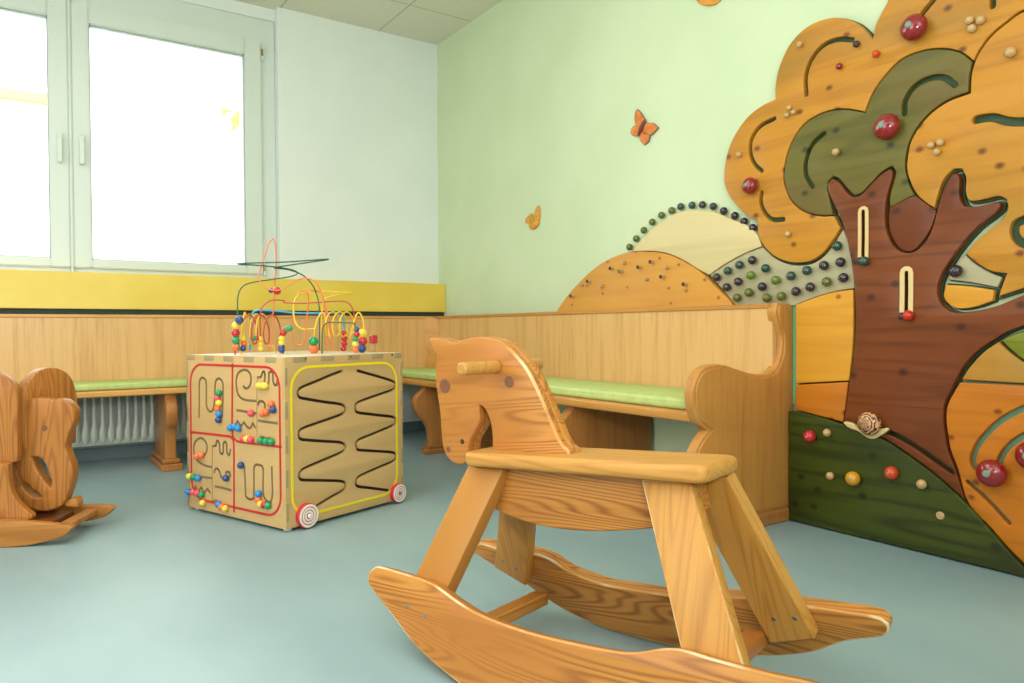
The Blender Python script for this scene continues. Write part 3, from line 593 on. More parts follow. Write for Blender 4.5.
# green hill at the floor
GH = [(-2.7319,0.3982),(-2.7696,0.3987),(-2.8159,0.3933),(-2.8792,0.3836),(-2.9453,0.3698),(-2.9920,0.3613),(-3.0818,0.3372),(-3.1664,0.2934),(-3.2457,0.2444),(-3.3301,0.1793),(-3.3928,0.1162),(-3.4399,0.0670),(-3.4775,0.0328),(-3.5020,0.0073)]
gy0, gy1 = GH[0][0], GH[-1][0]
GH = GH + [(gy1-.02, .005), (gy0, .005)]
gh = thing('green_hill_panel', 'dark green wooden hill standing on the floor at the foot of the tree', 'wall panel', (0, -3.0, 0))
wb('hill_board', GH, 'green', gh, surf=-.048, thick=.04, gap=.0)
for y, z, c, r in [(-2.8078,0.3150,'red',0.026),(-2.8751,0.3358,'tan',0.0165),(-2.8873,0.1877,'tan',0.0165),(-2.9702,0.1923,'gold',0.029),(-3.1011,0.2318,'verm',0.026),(-3.1965,0.2117,'tan',0.018)]:
    r *= .82; y, z = out(y, z, -.048-r*.75)
    b = ball('knob', (-.048-r*.75, y, z), r, c, gh)
    dowel('knob_plug', (-.048-r*1.2, y, z), (-.048-r*1.8, y, z), r*.26, 'applestem' if c != 'tan' else 'tan', b)
(by, bz), = [(-3.2603,0.1297)]
dowel('broken_peg', (-.046, by, bz), (-.056, by, bz), .012, 'tan', gh)

# ------------------------------------------------------------------ butterflies
def butterfly(label, wings, body, m1, m2, rim):
    t = thing('butterfly', label, 'wall decoration', cent([p for w in wings for p in w]), 'wooden butterflies')
    for w in wings:
        o = board('wing', [smooth(w)], .008, rim, t, WALLF, bevel=.001, sm=False, front=-.006)
        c = (sum(p[0] for p in w)/len(w), sum(p[1] for p in w)/len(w))
        board('wing_face', [smooth([(c[0]+(p[0]-c[0])*.9, c[1]+(p[1]-c[1])*.9) for p in w])], .002, m1, o, WALLF, bevel=.0005, sm=False, front=-.0105)
    a, b = body
    ctr = Vector((-.013, (a[0]+b[0])/2, (a[1]+b[1])/2)); dv = Vector((0, b[0]-a[0], b[1]-a[1]))
    ball('body', ctr, .011, m2, t, squash=dv.length/.022, axis=dv.normalized())
butterfly('orange wooden butterfly with a brown body on the green wall above the pale hill',
  [[(-1.9477,1.6060),(-1.9659,1.6332),(-1.9479,1.6601),(-1.9270,1.6849),(-1.9128,1.6954),(-1.9014,1.6813),(-1.8984,1.6472),(-1.9097,1.6197),(-1.9337,1.6013)], [(-1.9407,1.6037),(-1.9011,1.6237),(-1.8781,1.6170),(-1.8693,1.5989),(-1.8837,1.5827),(-1.9180,1.5712)],
   [(-1.9477,1.5913),(-1.9659,1.6214),(-1.9934,1.6130),(-2.0164,1.6077),(-2.0472,1.5813),(-2.0257,1.5669),(-1.9959,1.5580),(-1.9546,1.5710)], [(-1.9379,1.5885),(-1.9657,1.5803),(-1.9959,1.5580),(-1.9876,1.5335),(-1.9614,1.5234),(-1.9405,1.5406),(-1.9265,1.5693)]],
  [(-1.9715,1.6358),(-1.9237,1.5699)], 'butter', 'butterbody', 'butterrim')
butterfly('small amber wooden butterfly on the green wall above the orange hill',
  [[(-1.1043,1.3043),(-1.1189,1.3382),(-1.1333,1.3636),(-1.1535,1.3667),(-1.1632,1.3263),(-1.1569,1.2893),(-1.1204,1.2820)], [(-1.1003,1.3168),(-1.0631,1.3252),(-1.0272,1.3081),(-1.0291,1.2884),(-1.0668,1.2790),(-1.1082,1.2811)],
   [(-1.0835,1.2889),(-1.0625,1.2650),(-1.0769,1.2464),(-1.1078,1.2453),(-1.1486,1.2643),(-1.1568,1.2822),(-1.1205,1.2915)]],
  [(-1.0839,1.3345),(-1.1122,1.2782)], 'butter2', 'butterbody2', 'butter2')
butterfly('ochre wooden butterfly high on the green wall, cut off by the top edge',
  [[(-2.2610,2.0918),(-2.2663,2.0529),(-2.3088,2.0169),(-2.3606,2.0020),(-2.3910,2.0107),(-2.4010,2.0386),(-2.3401,2.0858)], [(-2.3607,2.0699),(-2.4110,2.0348),(-2.4696,2.0435),(-2.4887,2.0900),(-2.4308,2.1213),(-2.3709,2.1058)],
   [(-2.3089,2.0979),(-2.2447,2.1145),(-2.1896,2.1775),(-2.2120,2.2186),(-2.2772,2.1756)]],
  [(-2.2985,2.1751),(-2.3606,2.0379)], 'butter2', 'butterbody', 'butter2')

# ------------------------------------------------------------------ activity cube
CN, CA, CB = Vector((-1.59500,-1.84000,0.00000)), Vector((0.93667,0.35021,0.00000)), Vector((-0.35021,0.93667,0.00000))
SA, SB, SH = .578, .605, .608
cu_ = thing('activity_cube', 'plywood activity cube with slot mazes on its sides and a wire bead maze on top', 'toy', CN+CA*SA/2+CB*SB/2)
FA = frame(CN, CA, (0, 0, 1))      # right-hand face: x along CA; third axis = CA x Z points outwards
FBk = frame(CN, CB, (0, 0, 1))     # left-hand face: x along CB; third axis points into the cube
for_out_a = FA.to_3x3().col[2].dot(Vector((0, -1, 0))) > 0
oa = 1 if FA.to_3x3().col[2].dot(-CB) > 0 else -1
ob = 1 if FBk.to_3x3().col[2].dot(-CA) > 0 else -1
def frect(x0, z0, x1, z1): return [(x0, z0), (x1, z0), (x1, z1), (x0, z1)]
T = .014
sl_r = [[(0.2582,0.5483),(0.1930,0.5321),(0.1301,0.5142),(0.0837,0.5023),(0.0640,0.4940),(0.0570,0.4803),(0.0637,0.4657),(0.0902,0.4579),(0.1768,0.4392),(0.2489,0.4253),(0.2683,0.4164),(0.2737,0.4039),(0.2641,0.3897),(0.2214,0.3801),(0.1319,0.3648),(0.0748,0.3539),(0.0607,0.3441),(0.0592,0.3301),(0.0673,0.3178),(0.1024,0.3094),(0.1825,0.2946),(0.2510,0.2822),(0.2681,0.2727),(0.2711,0.2621)] +
        [(0.2727,0.2609),(0.2623,0.2490),(0.2196,0.2382),(0.1446,0.2245),(0.0800,0.2114),(0.0645,0.2025),(0.0587,0.1892),(0.0669,0.1748),(0.1006,0.1667),(0.1807,0.1518),(0.2492,0.1377),(0.2687,0.1283),(0.2709,0.1146),(0.2605,0.1031),(0.2101,0.0897),(0.1649,0.0777),(0.1172,0.0626)],
        [(0.3356,0.5457),(0.4003,0.5288),(0.4693,0.5104),(0.5228,0.4944),(0.5391,0.4850),(0.5371,0.4708),(0.5224,0.4601),(0.4686,0.4498),(0.3992,0.4374),(0.3407,0.4254),(0.3243,0.4164),(0.3241,0.4004),(0.3321,0.3874),(0.3816,0.3765),(0.4675,0.3605),(0.5256,0.3495),(0.5374,0.3405),(0.5354,0.3264),(0.5207,0.3163),(0.4492,0.3018),(0.3806,0.2892),(0.3389,0.2807),(0.3257,0.2701),(0.3240,0.2580)] +
        [(0.3256,0.2562),(0.3336,0.2441),(0.3799,0.2340),(0.4658,0.2183),(0.5239,0.2063),(0.5394,0.1976),(0.5392,0.1833),(0.5190,0.1713),(0.4563,0.1615),(0.3789,0.1485),(0.3372,0.1399),(0.3257,0.1307),(0.3222,0.1178),(0.3319,0.1038),(0.3950,0.0862),(0.4465,0.0719),(0.4995,0.0571)]]
sl_l = [[(0.5215,0.3674),(0.5182,0.4173),(0.5168,0.4795),(0.5140,0.5075),(0.5006,0.5203),(0.4834,0.5191),(0.4707,0.5060),(0.4695,0.4630),(0.4705,0.4199),(0.4613,0.4020),(0.4433,0.3939),(0.4262,0.4041),(0.4171,0.4350),(0.4119,0.4839),(0.4072,0.5096),(0.3923,0.5210),(0.3738,0.5186),(0.3618,0.5040),(0.3606,0.4620),(0.3634,0.4258),(0.3675,0.3774)],
        [(0.2352,0.5001),(0.2209,0.4919),(0.2016,0.4974),(0.1898,0.5164),(0.1912,0.5424),(0.2100,0.5563),(0.2341,0.5580),(0.2636,0.5460),(0.2769,0.5220),(0.2756,0.4896),(0.2652,0.4665),(0.2410,0.4530),(0.2025,0.4491),(0.1598,0.4496)],
        [(0.1489,0.5340),(0.1302,0.5369),(0.1207,0.5531),(0.1105,0.5563),(0.1071,0.5422),(0.1094,0.5165),(0.0986,0.5084),(0.0875,0.5174),(0.0850,0.5514),(0.0723,0.5574),(0.0633,0.5520),(0.0620,0.5239),(0.0533,0.5102),(0.0408,0.5118),(0.0369,0.5332)],
        [(0.2762,0.4093),(0.2419,0.4084),(0.1938,0.4061),(0.1607,0.4052)], [(0.1490,0.3801),(0.1009,0.3788),(0.0396,0.3780)],
        [(0.3023,0.3460),(0.2872,0.3530),(0.2720,0.3706),(0.2527,0.3525),(0.2329,0.3686),(0.2139,0.3524),(0.1948,0.3509),(0.1802,0.3693),(0.1664,0.3530)],
        [(0.1479,0.4347),(0.1440,0.4464),(0.1254,0.4503),(0.1108,0.4425),(0.1074,0.4256),(0.0957,0.4149),(0.0638,0.4253),(0.0501,0.4374)],
        [(0.1388,0.3235),(0.1203,0.3221),(0.1020,0.3207),(0.0837,0.3211),(0.0612,0.3195)],
        [(0.5193,0.2189),(0.4866,0.2252),(0.4699,0.2483),(0.4748,0.2726),(0.5014,0.2876),(0.5289,0.2835),(0.5547,0.2626),(0.5598,0.2339),(0.5471,0.2069),(0.5145,0.1914),(0.4767,0.1847),(0.4415,0.1834)],
        [(0.4323,0.2639),(0.4113,0.2670),(0.4056,0.2858),(0.3952,0.2878),(0.3872,0.2740),(0.3857,0.2468),(0.3734,0.2389),(0.3651,0.2457),(0.3622,0.2822),(0.3488,0.2881),(0.3419,0.2779),(0.3405,0.2480),(0.3265,0.2386),(0.3180,0.2621)],
        [(0.4240,0.1639),(0.4184,0.1767),(0.4026,0.1814),(0.3893,0.1707),(0.3794,0.1506),(0.3568,0.1501),(0.3461,0.1742),(0.3258,0.1764),(0.3200,0.1603)],
        [(0.5710,0.1353),(0.5267,0.1371),(0.4424,0.1416)], [(0.4198,0.1124),(0.3678,0.1126),(0.3170,0.1104)],
        [(0.5835,0.0801),(0.5612,0.0766),(0.5519,0.0966),(0.5335,0.0769),(0.5111,0.0983),(0.4931,0.0776),(0.4711,0.0970),(0.4522,0.0839)],
        [(0.4476,0.0507),(0.4105,0.0586),(0.3794,0.0506),(0.3436,0.0494)],
        [(0.2331,0.2082),(0.2310,0.1644),(0.2284,0.1001),(0.2141,0.0932),(0.1949,0.0928),(0.1805,0.0975),(0.1776,0.1530),(0.1766,0.2053),(0.1688,0.2189),(0.1518,0.2218),(0.1332,0.2203),(0.1241,0.2109),(0.1251,0.1592),(0.1239,0.1192),(0.1059,0.0986),(0.0831,0.0959),(0.0726,0.1257),(0.0734,0.1823),(0.0745,0.2229)]]
pr = board('right_panel', [frect(.0, .012, SA, SH)]+[stroke_outline(s, .011, n=3) for s in sl_r], T, 'ply', cu_, FA, bevel=.001, sm=False, front=-oa*T/2)
pl = board('left_panel', [frect(T, .012, SB, SH)], T, 'ply', cu_, FBk, bevel=.001, sm=False, front=-ob*T/2)
def ribbon(name, path, w, mat, parent, fr):
    p = [Vector(q) for q in smooth(path, False, 60, 4)]; bm = bmesh.new()
    for a, b in zip(p, p[1:]):
        d = (b-a)
        if d.length < 1e-6: continue
        d.normalize(); n_ = Vector((-d.y, d.x))*w/2; a2, b2 = a-d*w*.2, b+d*w*.2
        bm.faces.new([bm.verts.new((*q, 0)) for q in (a2+n_, a2-n_, b2-n_, b2+n_)])
    r_ = bmesh.ops.extrude_face_region(bm, geom=bm.faces[:]); bmesh.ops.translate(bm, vec=(0, 0, .0006), verts=[v for v in r_['geom'] if isinstance(v, bmesh.types.BMVert)]); bmesh.ops.recalc_face_normals(bm, faces=bm.faces[:])
    me = bpy.data.meshes.new(name); bm.to_mesh(me); bm.free(); return link(name, me, mat, parent, fr)
for s_ in sl_l: ribbon('slot_track', s_, .009, 'slot', cu_, FBk @ Matrix.Translation((0, 0, 0 if ob > 0 else -.0006)))
ribbon('slot_track', [(0.1516,0.5373),(0.1534,0.4948),(0.1554,0.4372),(0.1565,0.3796),(0.1566,0.3220)], .003, 'slot', cu_, FBk @ Matrix.Translation((0, 0, 0 if ob > 0 else -.0006)))
ribbon('slot_track', [(0.4344,0.2668),(0.4368,0.2023),(0.4382,0.1409),(0.4384,0.0795),(0.4380,0.0489)], .003, 'slot', cu_, FBk @ Matrix.Translation((0, 0, 0 if ob > 0 else -.0006)))
core = FA
multi('inner_box', [((T+.001, .012, -oa*(T+.001)) if oa < 0 else (T+.001, .012, -(SB-.014)), (SA-.014, SH-.014, -(T+.001)) if oa > 0 else (SA-.014, SH-.014, SB-.014))], 'dkbrown', cu_, world=FA)
board('back_panel', [frect(0, .012, SA, SH)], T, 'ply', cu_, frame(CN+CB*(SB-T/2), CA, (0, 0, 1)), bevel=.001, sm=False)
board('far_side_panel', [frect(T, .012, SB-T, SH)], T, 'ply', cu_, frame(CN+CA*(SA-T/2), CB, (0, 0, 1)), bevel=.001, sm=False)
FT = frame(CN+Vector((0, 0, SH-.005)), CA, CB)
board('top_panel', [frect(.0145, .0145, SA-.0145, SB-.0145)], .010, 'topply', cu_, FT, bevel=.002, sm=False)
board('bottom_panel', [frect(.015, .015, SA-.015, SB-.015)], .012, 'ply', cu_, frame(CN+Vector((0, 0, .02)), CA, CB), bevel=.001, sm=False)
for a, b in ((.03, .03), (SA-.03, .03), (.03, SB-.03), (SA-.03, SB-.03)):
    p = CN+CA*a+CB*b; dowel('foot', p, p+Vector((0, 0, .016)), .016, 'white', cu_)
# finger joints
for k in range(5):
    x = .035+k*.125
    board('finger_joint', [frect(x, SH-.020, min(x+.06, SA-.006), SH-.001)], .002, 'plyend', cu_, FA, bevel=.0005, sm=False, front=oa*.0005)
    board('finger_joint', [frect(x+.01, SH-.020, min(x+.07, SB-.004), SH-.001)], .002, 'plyend', cu_, FBk, bevel=.0005, sm=False, front=ob*.0005)
for k in range(5):
    z = .04+k*.118
    board('finger_joint', [frect(.001, z, .012, z+.06)], .002, 'plyend', cu_, FA, bevel=.0005, sm=False, front=oa*.0005)
    board('finger_joint', [frect(SA-.012, z, SA-.001, z+.06)], .002, 'plyend', cu_, FA, bevel=.0005, sm=False, front=oa*.0005)
    board('finger_joint', [frect(SB-.012, z+.01, SB-.001, z+.07)], .002, 'plyend', cu_, FBk, bevel=.0005, sm=False, front=ob*.0005)
for x in (.09, .30, .52):
    p = CN+CA*x+Vector((0, 0, SH-.008)); dowel('screw', p-CB*.0002, p-CB*.0022, .004, 'pegdark', cu_)
# painted border lines
def line(path, w, mat, fr, o, name='painted_line'):
    return board(name, [stroke_outline(path, w, sm=False)], .0016, mat, cu_, fr, bevel=.0003, sm=False, front=o*.0008)
def rrect(x0, z0, x1, z1, r, n=6):
    o = []
    for cx, cz, a in ((x1-r, z1-r, 0), (x0+r, z1-r, pi/2), (x0+r, z0+r, pi), (x1-r, z0+r, 3*pi/2)):
        o += [(cx+r*cos(a+k*pi/2/n), cz+r*sin(a+k*pi/2/n)) for k in range(n+1)]
    return o
def ring(path, w):
    P = [Vector(p) for p in path]; n = len(P); a, b = [], []
    for i in range(n):
        d = (P[(i+1) % n]-P[i-1]).normalized(); nn = Vector((-d.y, d.x)); a.append(tuple(P[i]+nn*w/2)); b.append(tuple(P[i]-nn*w/2))
    return [a, b]
board('painted_line', ring(rrect(.028, .045, SA-.035, SH-.038, .075), .0095), .0016, 'yelline', cu_, FA, bevel=.0003, sm=False, front=oa*.0008)
board('painted_line', ring(rrect(.026, .05, SB-.028, SH-.036, .075), .009), .0016, 'redline', cu_, FBk, bevel=.0003, sm=False, front=ob*.0008)
line(smooth([(0.2986,0.5775),(0.3014,0.4885),(0.3047,0.3280),(0.2981,0.3077),(0.2735,0.2961),(0.1959,0.2956),(0.1024,0.2968),(0.0215,0.2971)], False, 60, 4), .009, 'redline', FBk, ob)
line(smooth([(0.5805,0.3064),(0.4794,0.3080),(0.3535,0.3094),(0.3180,0.3086),(0.3012,0.2993),(0.2965,0.2818),(0.2975,0.1866),(0.3005,0.0343)], False, 60, 4), .009, 'redline', FBk, ob)
# target discs at the track ends
def target(x, z, r, fr, o):
    d = board('target_disc', [[(x+r*cos(k*pi/16), z+r*sin(k*pi/16)) for k in range(32)]], .02, 'discred', cu_, fr, bevel=.003, sm=False, front=o*.010)
    for q0, q1 in ((.93, .74), (.66, .50), (.42, .26)):
        board('white_ring', [[(x+r*q0*cos(k*pi/16), z+r*q0*sin(k*pi/16)) for k in range(32)], [(x+r*q1*cos(k*pi/16), z+r*q1*sin(k*pi/16)) for k in range(32)]], .002, 'white', d, fr, bevel=.0004, sm=False, front=o*.0206)
    c = fr @ Vector((x, z, o*.020)); n_ = fr.to_3x3().col[2]*o
    dowel('hub', c, c+n_*.008, r*.19, 'white' if x < .2 else 'steel', d)
for x, z, r in [(0.0835,0.0460,0.044),(0.5376,0.0423,0.038)]: target(x, z, r, FA, oa)
# sliding beads on the left face
nB = FBk.to_3x3().col[2]*ob
for x, z, c in [(0.3748,0.4686,'gr'),(0.3845,0.4500,'pink'),(0.3756,0.4312,'yellow'),(0.3843,0.4101,'or'),(0.3765,0.3907,'lblue'),(0.3790,0.3682,'blue'),(0.1290,0.5055,'yellow'),(0.1124,0.5050,'yellow'),(0.0959,0.5063,'yellow'),(0.1795,0.4052,'pink'),(0.0635,0.4445,'or'),(0.0530,0.4248,'blue'),(0.1114,0.4083,'or'),(0.0911,0.4147,'or'),(0.3043,0.3440,'lblue'),(0.2803,0.3499,'lblue'),(0.2568,0.3458,'lblue'),(0.2263,0.3106,'pink'),(0.2051,0.3111,'yellow'),(0.1823,0.3107,'pink'),(0.1260,0.3119,'gr'),(0.0948,0.3111,'gr'),(0.0640,0.3120,'gr')] + \
               [(0.5249,0.2172,'or'),(0.4974,0.2247,'or'),(0.5800,0.1343,'yellow'),(0.5510,0.1350,'gr'),(0.5202,0.1334,'lblue'),(0.3363,0.1542,'blue'),(0.5882,0.0732,'lblue'),(0.5546,0.0755,'pink'),(0.5259,0.0760,'pink'),(0.4975,0.0733,'gr'),(0.4906,0.0419,'yellow'),(0.3856,0.0510,'lblue'),(0.3652,0.0440,'or'),(0.3438,0.0409,'yellow'),(0.2437,0.2123,'blue'),(0.1406,0.1211,'lblue'),(0.1429,0.0995,'or'),(0.1292,0.0858,'yellow'),(0.1089,0.0857,'red'),(0.0878,0.0862,'gr')]:
    p = FBk @ Vector((x, z, 0)); r = .0128
    b = ball('sliding_bead', p+nB*(r*.7), r, c, cu_)
# the bead maze: wires standing on the top panel
WC, WR, WD = Vector((-1.44716,-1.46444,0.00000)), Vector((0.95430,-0.29884,0.00000)), Vector((0.29884,0.95430,0.00000))
def wp(u, z, d=0.): return WC + WR*u + WD*d + Vector((0, 0, z))
def wire(pts, mat, depth, beads=(), r=.0027):
    n = len(pts)
    P = [wp(p[0], max(p[1], SH), depth(i/(n-1)) if callable(depth) else depth) for i, p in enumerate(pts)]
    w = tube('bead_wire', P, r, mat, cu_, res=2)
    for bx, bz, c, rr_, dd in beads: ball('bead', wp(bx, bz, dd), rr_, c, w)
    return w
wire([(-0.1978,0.6230),(-0.2008,0.6769),(-0.2045,0.7308),(-0.2067,0.7922),(-0.2048,0.8383),(-0.1914,0.8707),(-0.1622,0.8880),(-0.0888,0.9013),(-0.0143,0.9117),(0.0196,0.9224),(0.0084,0.9324),(-0.0439,0.9409),(-0.1177,0.9450),(-0.1942,0.9482),(-0.1177,0.9527),(-0.0138,0.9586),(0.1344,0.9734),(0.0616,0.9617),(-0.0064,0.9525),(-0.0661,0.9436),(-0.0140,0.9399),(0.0385,0.9227),(0.0761,0.8878),(0.0970,0.8406),(0.1057,0.7853),(0.1051,0.7219),(0.1029,0.6585),(0.1026,0.6228)], 'wgreen', lambda t: .10*sin(t*9)-.05,
     [(-0.1943,0.7415,'blue',0.016,-0.05)])
wire([(-0.0829,0.6198),(-0.0779,0.6759),(-0.0749,0.7459),(-0.0696,0.8238),(-0.0651,0.9016),(-0.0607,0.9717),(-0.0616,1.0261),(-0.0664,1.0586),(-0.0745,1.0661),(-0.0857,1.0487),(-0.1025,0.9979),(-0.1177,0.9473),(-0.1240,0.9124),(-0.1169,0.8870),(-0.1002,0.8701),(-0.0818,0.8602),(-0.0581,0.8566),(-0.0298,0.8647),(0.0004,0.8853),(0.0307,0.9014),(0.0610,0.9034),(0.0876,0.8895),(0.1079,0.8566),(0.1191,0.8170),(0.1271,0.7695),(0.1319,0.7059),(0.1349,0.6224)], 'worange', lambda t: .05*sin(t*6),
     [(-0.0804,0.8587,'blue',0.0095,0.02),(-0.0574,0.8566,'red',0.0155,0.0)])
wire([(-0.1212,0.6219),(-0.1206,0.6762),(-0.1215,0.7305),(-0.1196,0.7693),(-0.1120,0.7941),(-0.0912,0.8143),(-0.0652,0.8207),(-0.0302,0.8178)] + [(-0.0276,0.8096),(0.0519,0.8089),(0.1327,0.8148),(0.1982,0.8169),(0.2229,0.8040),(0.2365,0.7804),(0.2418,0.7465),(0.2441,0.7013),(0.2448,0.6504),(0.2434,0.6193)], 'wred', 0.,
     [(-0.1207,0.6661,'yellow',0.0115,0.0),(-0.1209,0.6475,'yellow',0.0115,0.0),(-0.1211,0.6297,'yellow',0.0115,0.0)])
wire([(-0.1615,0.6225),(-0.1601,0.6766),(-0.1566,0.7306),(-0.1511,0.7654),(-0.1378,0.7793),(-0.1048,0.7809),(-0.0307,0.7756)] + [(-0.0280,0.7744),(0.0248,0.7700),(0.1052,0.7690),(0.1649,0.7690),(0.1867,0.7606),(0.1976,0.7438),(0.2017,0.7184),(0.2013,0.6734),(0.1992,0.6199)], 'wblue', .03,
     [(0.2014,0.6875,'red',0.0115,0.03),(0.2023,0.6649,'red',0.0125,0.03),(0.2022,0.6452,'red',0.0125,0.03),(0.1981,0.6255,'red',0.0125,0.03)], r=.004)
def coil(u0, u1, z0, z1, turns, mat, d0, rad, lead=()):
    n = int(turns*16); pts = []
    for k in range(n+1):
        t = k/n; a = t*turns*2*pi; pts.append((u0+(u1-u0)*t+rad*sin(a)*.55, (z0+z1)/2+(z1-z0)/2*cos(a), d0+rad*sin(a)))
    return pts
(cu0, cz0), (cu1, cz1) = [(0.1296,0.7735),(0.2245,0.6743)]
cp = [(cu0-.012, cz0-.1), (cu0-.012, SH)]
hl = coil(cu0, cu1, cz1, cz0, 3.5, None, .0, .045)
(a0, az0), (a1, az1), (b0, bz0), (b1, bz1), (b2, bz2) = [(0.0794,0.6131),(0.0842,0.7189),(0.2767,0.6103),(0.2778,0.7295),(0.2531,0.7691)]
pts = [wp(a0, SH), wp(a1, az1-.03), wp(a1+.01, az1+.02), wp(a1+.035, cz0-.004)] + [wp(u, z, d) for u, z, d in hl[8:]] + [wp(b2, bz2), wp(b1, bz1), wp(b0, SH)]
w = tube('bead_wire', pts, .0034, 'wyellow', cu_, res=2)
for bx, bz, c, rr_, dd in [(0.0798,0.6560,'gr',0.019,0.0),(0.0806,0.6243,'or',0.019,0.0),(0.2735,0.6870,'yellow',0.019,0.0),(0.2743,0.6546,'red',0.0185,0.0),(0.2696,0.6257,'blue',0.0185,0.0)]: ball('bead', wp(bx, bz, dd), rr_, c, w)
wire([(0.1155,0.6070),(0.1149,0.6518),(0.1142,0.6964),(0.1146,0.7411),(0.1189,0.7858),(0.1246,0.8221),(0.1383,0.8350),(0.1766,0.8465),(0.2372,0.8549),(0.1876,0.8578),(0.1331,0.8595),(0.0791,0.8590),(0.0470,0.8548),(0.0229,0.8408),(0.0083,0.8158),(0.0048,0.7855),(0.0061,0.7524),(0.0148,0.7247),(0.0322,0.7080),(0.0562,0.7051),(0.0830,0.7067)], 'wyellow', lambda t: .04+.06*sin(t*5), r=.0034)
wire([(0.1553,0.6177),(0.1529,0.6514),(0.1468,0.7018),(0.1402,0.7522),(0.1282,0.8025),(0.1178,0.8415),(0.1050,0.8581),(0.0792,0.8646),(0.0417,0.8598),(0.0230,0.8491),(0.0094,0.8214),(0.0026,0.7744),(-0.0033,0.7193),(-0.0016,0.6696),(0.0050,0.6474),(0.0235,0.6416),(0.0396,0.6470),(0.0479,0.6747),(0.0538,0.7301),(0.0581,0.7856),(0.0606,0.8300),(0.0549,0.8494)], 'worange', lambda t: .08*sin(t*4)-.02)
wire([(0.1101,0.6071),(0.1111,0.6518),(0.1126,0.6965),(0.1182,0.7188),(0.1319,0.7299),(0.1537,0.7315),(0.2029,0.7297),(0.2333,0.7273),(0.2415,0.7154),(0.2457,0.6900),(0.2439,0.6193)], 'wdgreen', -.05,
     [(0.2458,0.7024,'blue',0.0115,-0.05),(0.2456,0.6832,'red',0.0125,-0.05),(0.2410,0.6629,'gr',0.012,-0.05),(0.2392,0.6448,'yellow',0.0125,-0.05),(0.2406,0.6210,'or',0.0125,-0.05)])
(l0, lz0), (l1, lz1) = [(-0.1817,0.7654),(-0.1026,0.6411)]
pts = [wp(l0-.012, SH), wp(l0-.012, SH+.06)] + [wp(u, z, d) for u, z, d in coil(l0, l1, lz1, lz0, 3.5, None, .02, .03)]+[wp(l1+.03, SH+.03, .02), wp(l1+.035, SH, .02)]
w = tube('bead_wire', pts, .003, 'wyellow', cu_, res=2)
for bx, bz, c, rr_, dd in [(-0.1864,0.6691,'yellow',0.0125,0.0),(-0.1823,0.6498,'or',0.0125,0.0),(-0.1854,0.6321,'blue',0.0125,-0.01)]: ball('bead', wp(bx, bz, dd), rr_, c, w)
(l0, lz0), (l1, lz1) = [(-0.1636,0.7615),(-0.0544,0.6483)]
pts = [wp(l0-.05, SH, -.03), wp(l0-.045, SH+.09, -.03)] + [wp(u, z, d) for u, z, d in coil(l0, l1, lz1, lz0, 2.5, None, -.02, .035)]+[wp(l1+.01, SH+.08, -.02), wp(l1+.018, SH, -.02)]
w = tube('bead_wire', pts, .003, 'wred', cu_, res=2)
for bx, bz, c, rr_, dd in [(-0.2097,0.7192,'yellow',0.0155,-0.03),(-0.2100,0.6916,'red',0.0155,-0.03),(-0.2103,0.6631,'gr',0.0155,-0.03),(-0.2085,0.6362,'or',0.0145,-0.03),(-0.1463,0.6710,'gr',0.0115,-0.02),(-0.1339,0.6701,'red',0.009,-0.02),(-0.0104,0.7082,'gr',0.0115,-0.02),(-0.0209,0.7044,'gr',0.0115,-0.02),(-0.0353,0.6912,'red',0.0135,-0.02),(-0.0415,0.6678,'yellow',0.013,-0.02),(-0.0432,0.6514,'yellow',0.013,-0.02),(-0.0419,0.6349,'blue',0.013,-0.02),(-0.0420,0.6240,'blue',0.013,-0.02)]: ball('bead', wp(bx, bz, dd), rr_, c, w)
(pu, pz), = [(0.3293,0.6581)]
pw = wp(pu, pz, .12); po = dowel('post', (pw.x, pw.y, SH), pw, .008, 'tan', cu_)
box('red_block', (-.014, -.014, -.015), (.014, .014, .02), 'red', po, fr=Matrix.Translation(pw), bevel=.003)

def worn_mat():
    m = wood('worn pine arris', 'cf9650', 'a06a32', 'X', rings=6, amount=.3, fibre=.3, rough=.5)
    nt = m.node_tree; b = nt.nodes['Principled BSDF']; src_ = b.inputs['Base Color'].links[0].from_socket
    tc = nt.nodes.new('ShaderNodeTexCoord'); n = nt.nodes.new('ShaderNodeTexNoise'); n.inputs['Scale'].default_value = 9; n.inputs['Detail'].default_value = 3
    nt.links.new(tc.outputs['Object'], n.inputs['Vector'])
    nt.links.new(mixc(nt, ramp(nt, n.outputs[0], .46, .66), src_, lin('d8c49a')), b.inputs['Base Color']); return m
M['worn'] = worn_mat()
def wear(o, only=None):
    me = o.data; me.materials.append(M['worn']); i = len(me.materials)-1
    for p in me.polygons:
        nz = abs(p.normal.z)
        if .12 < nz < .97 and (only is None or only(p.center)): p.material_index = i
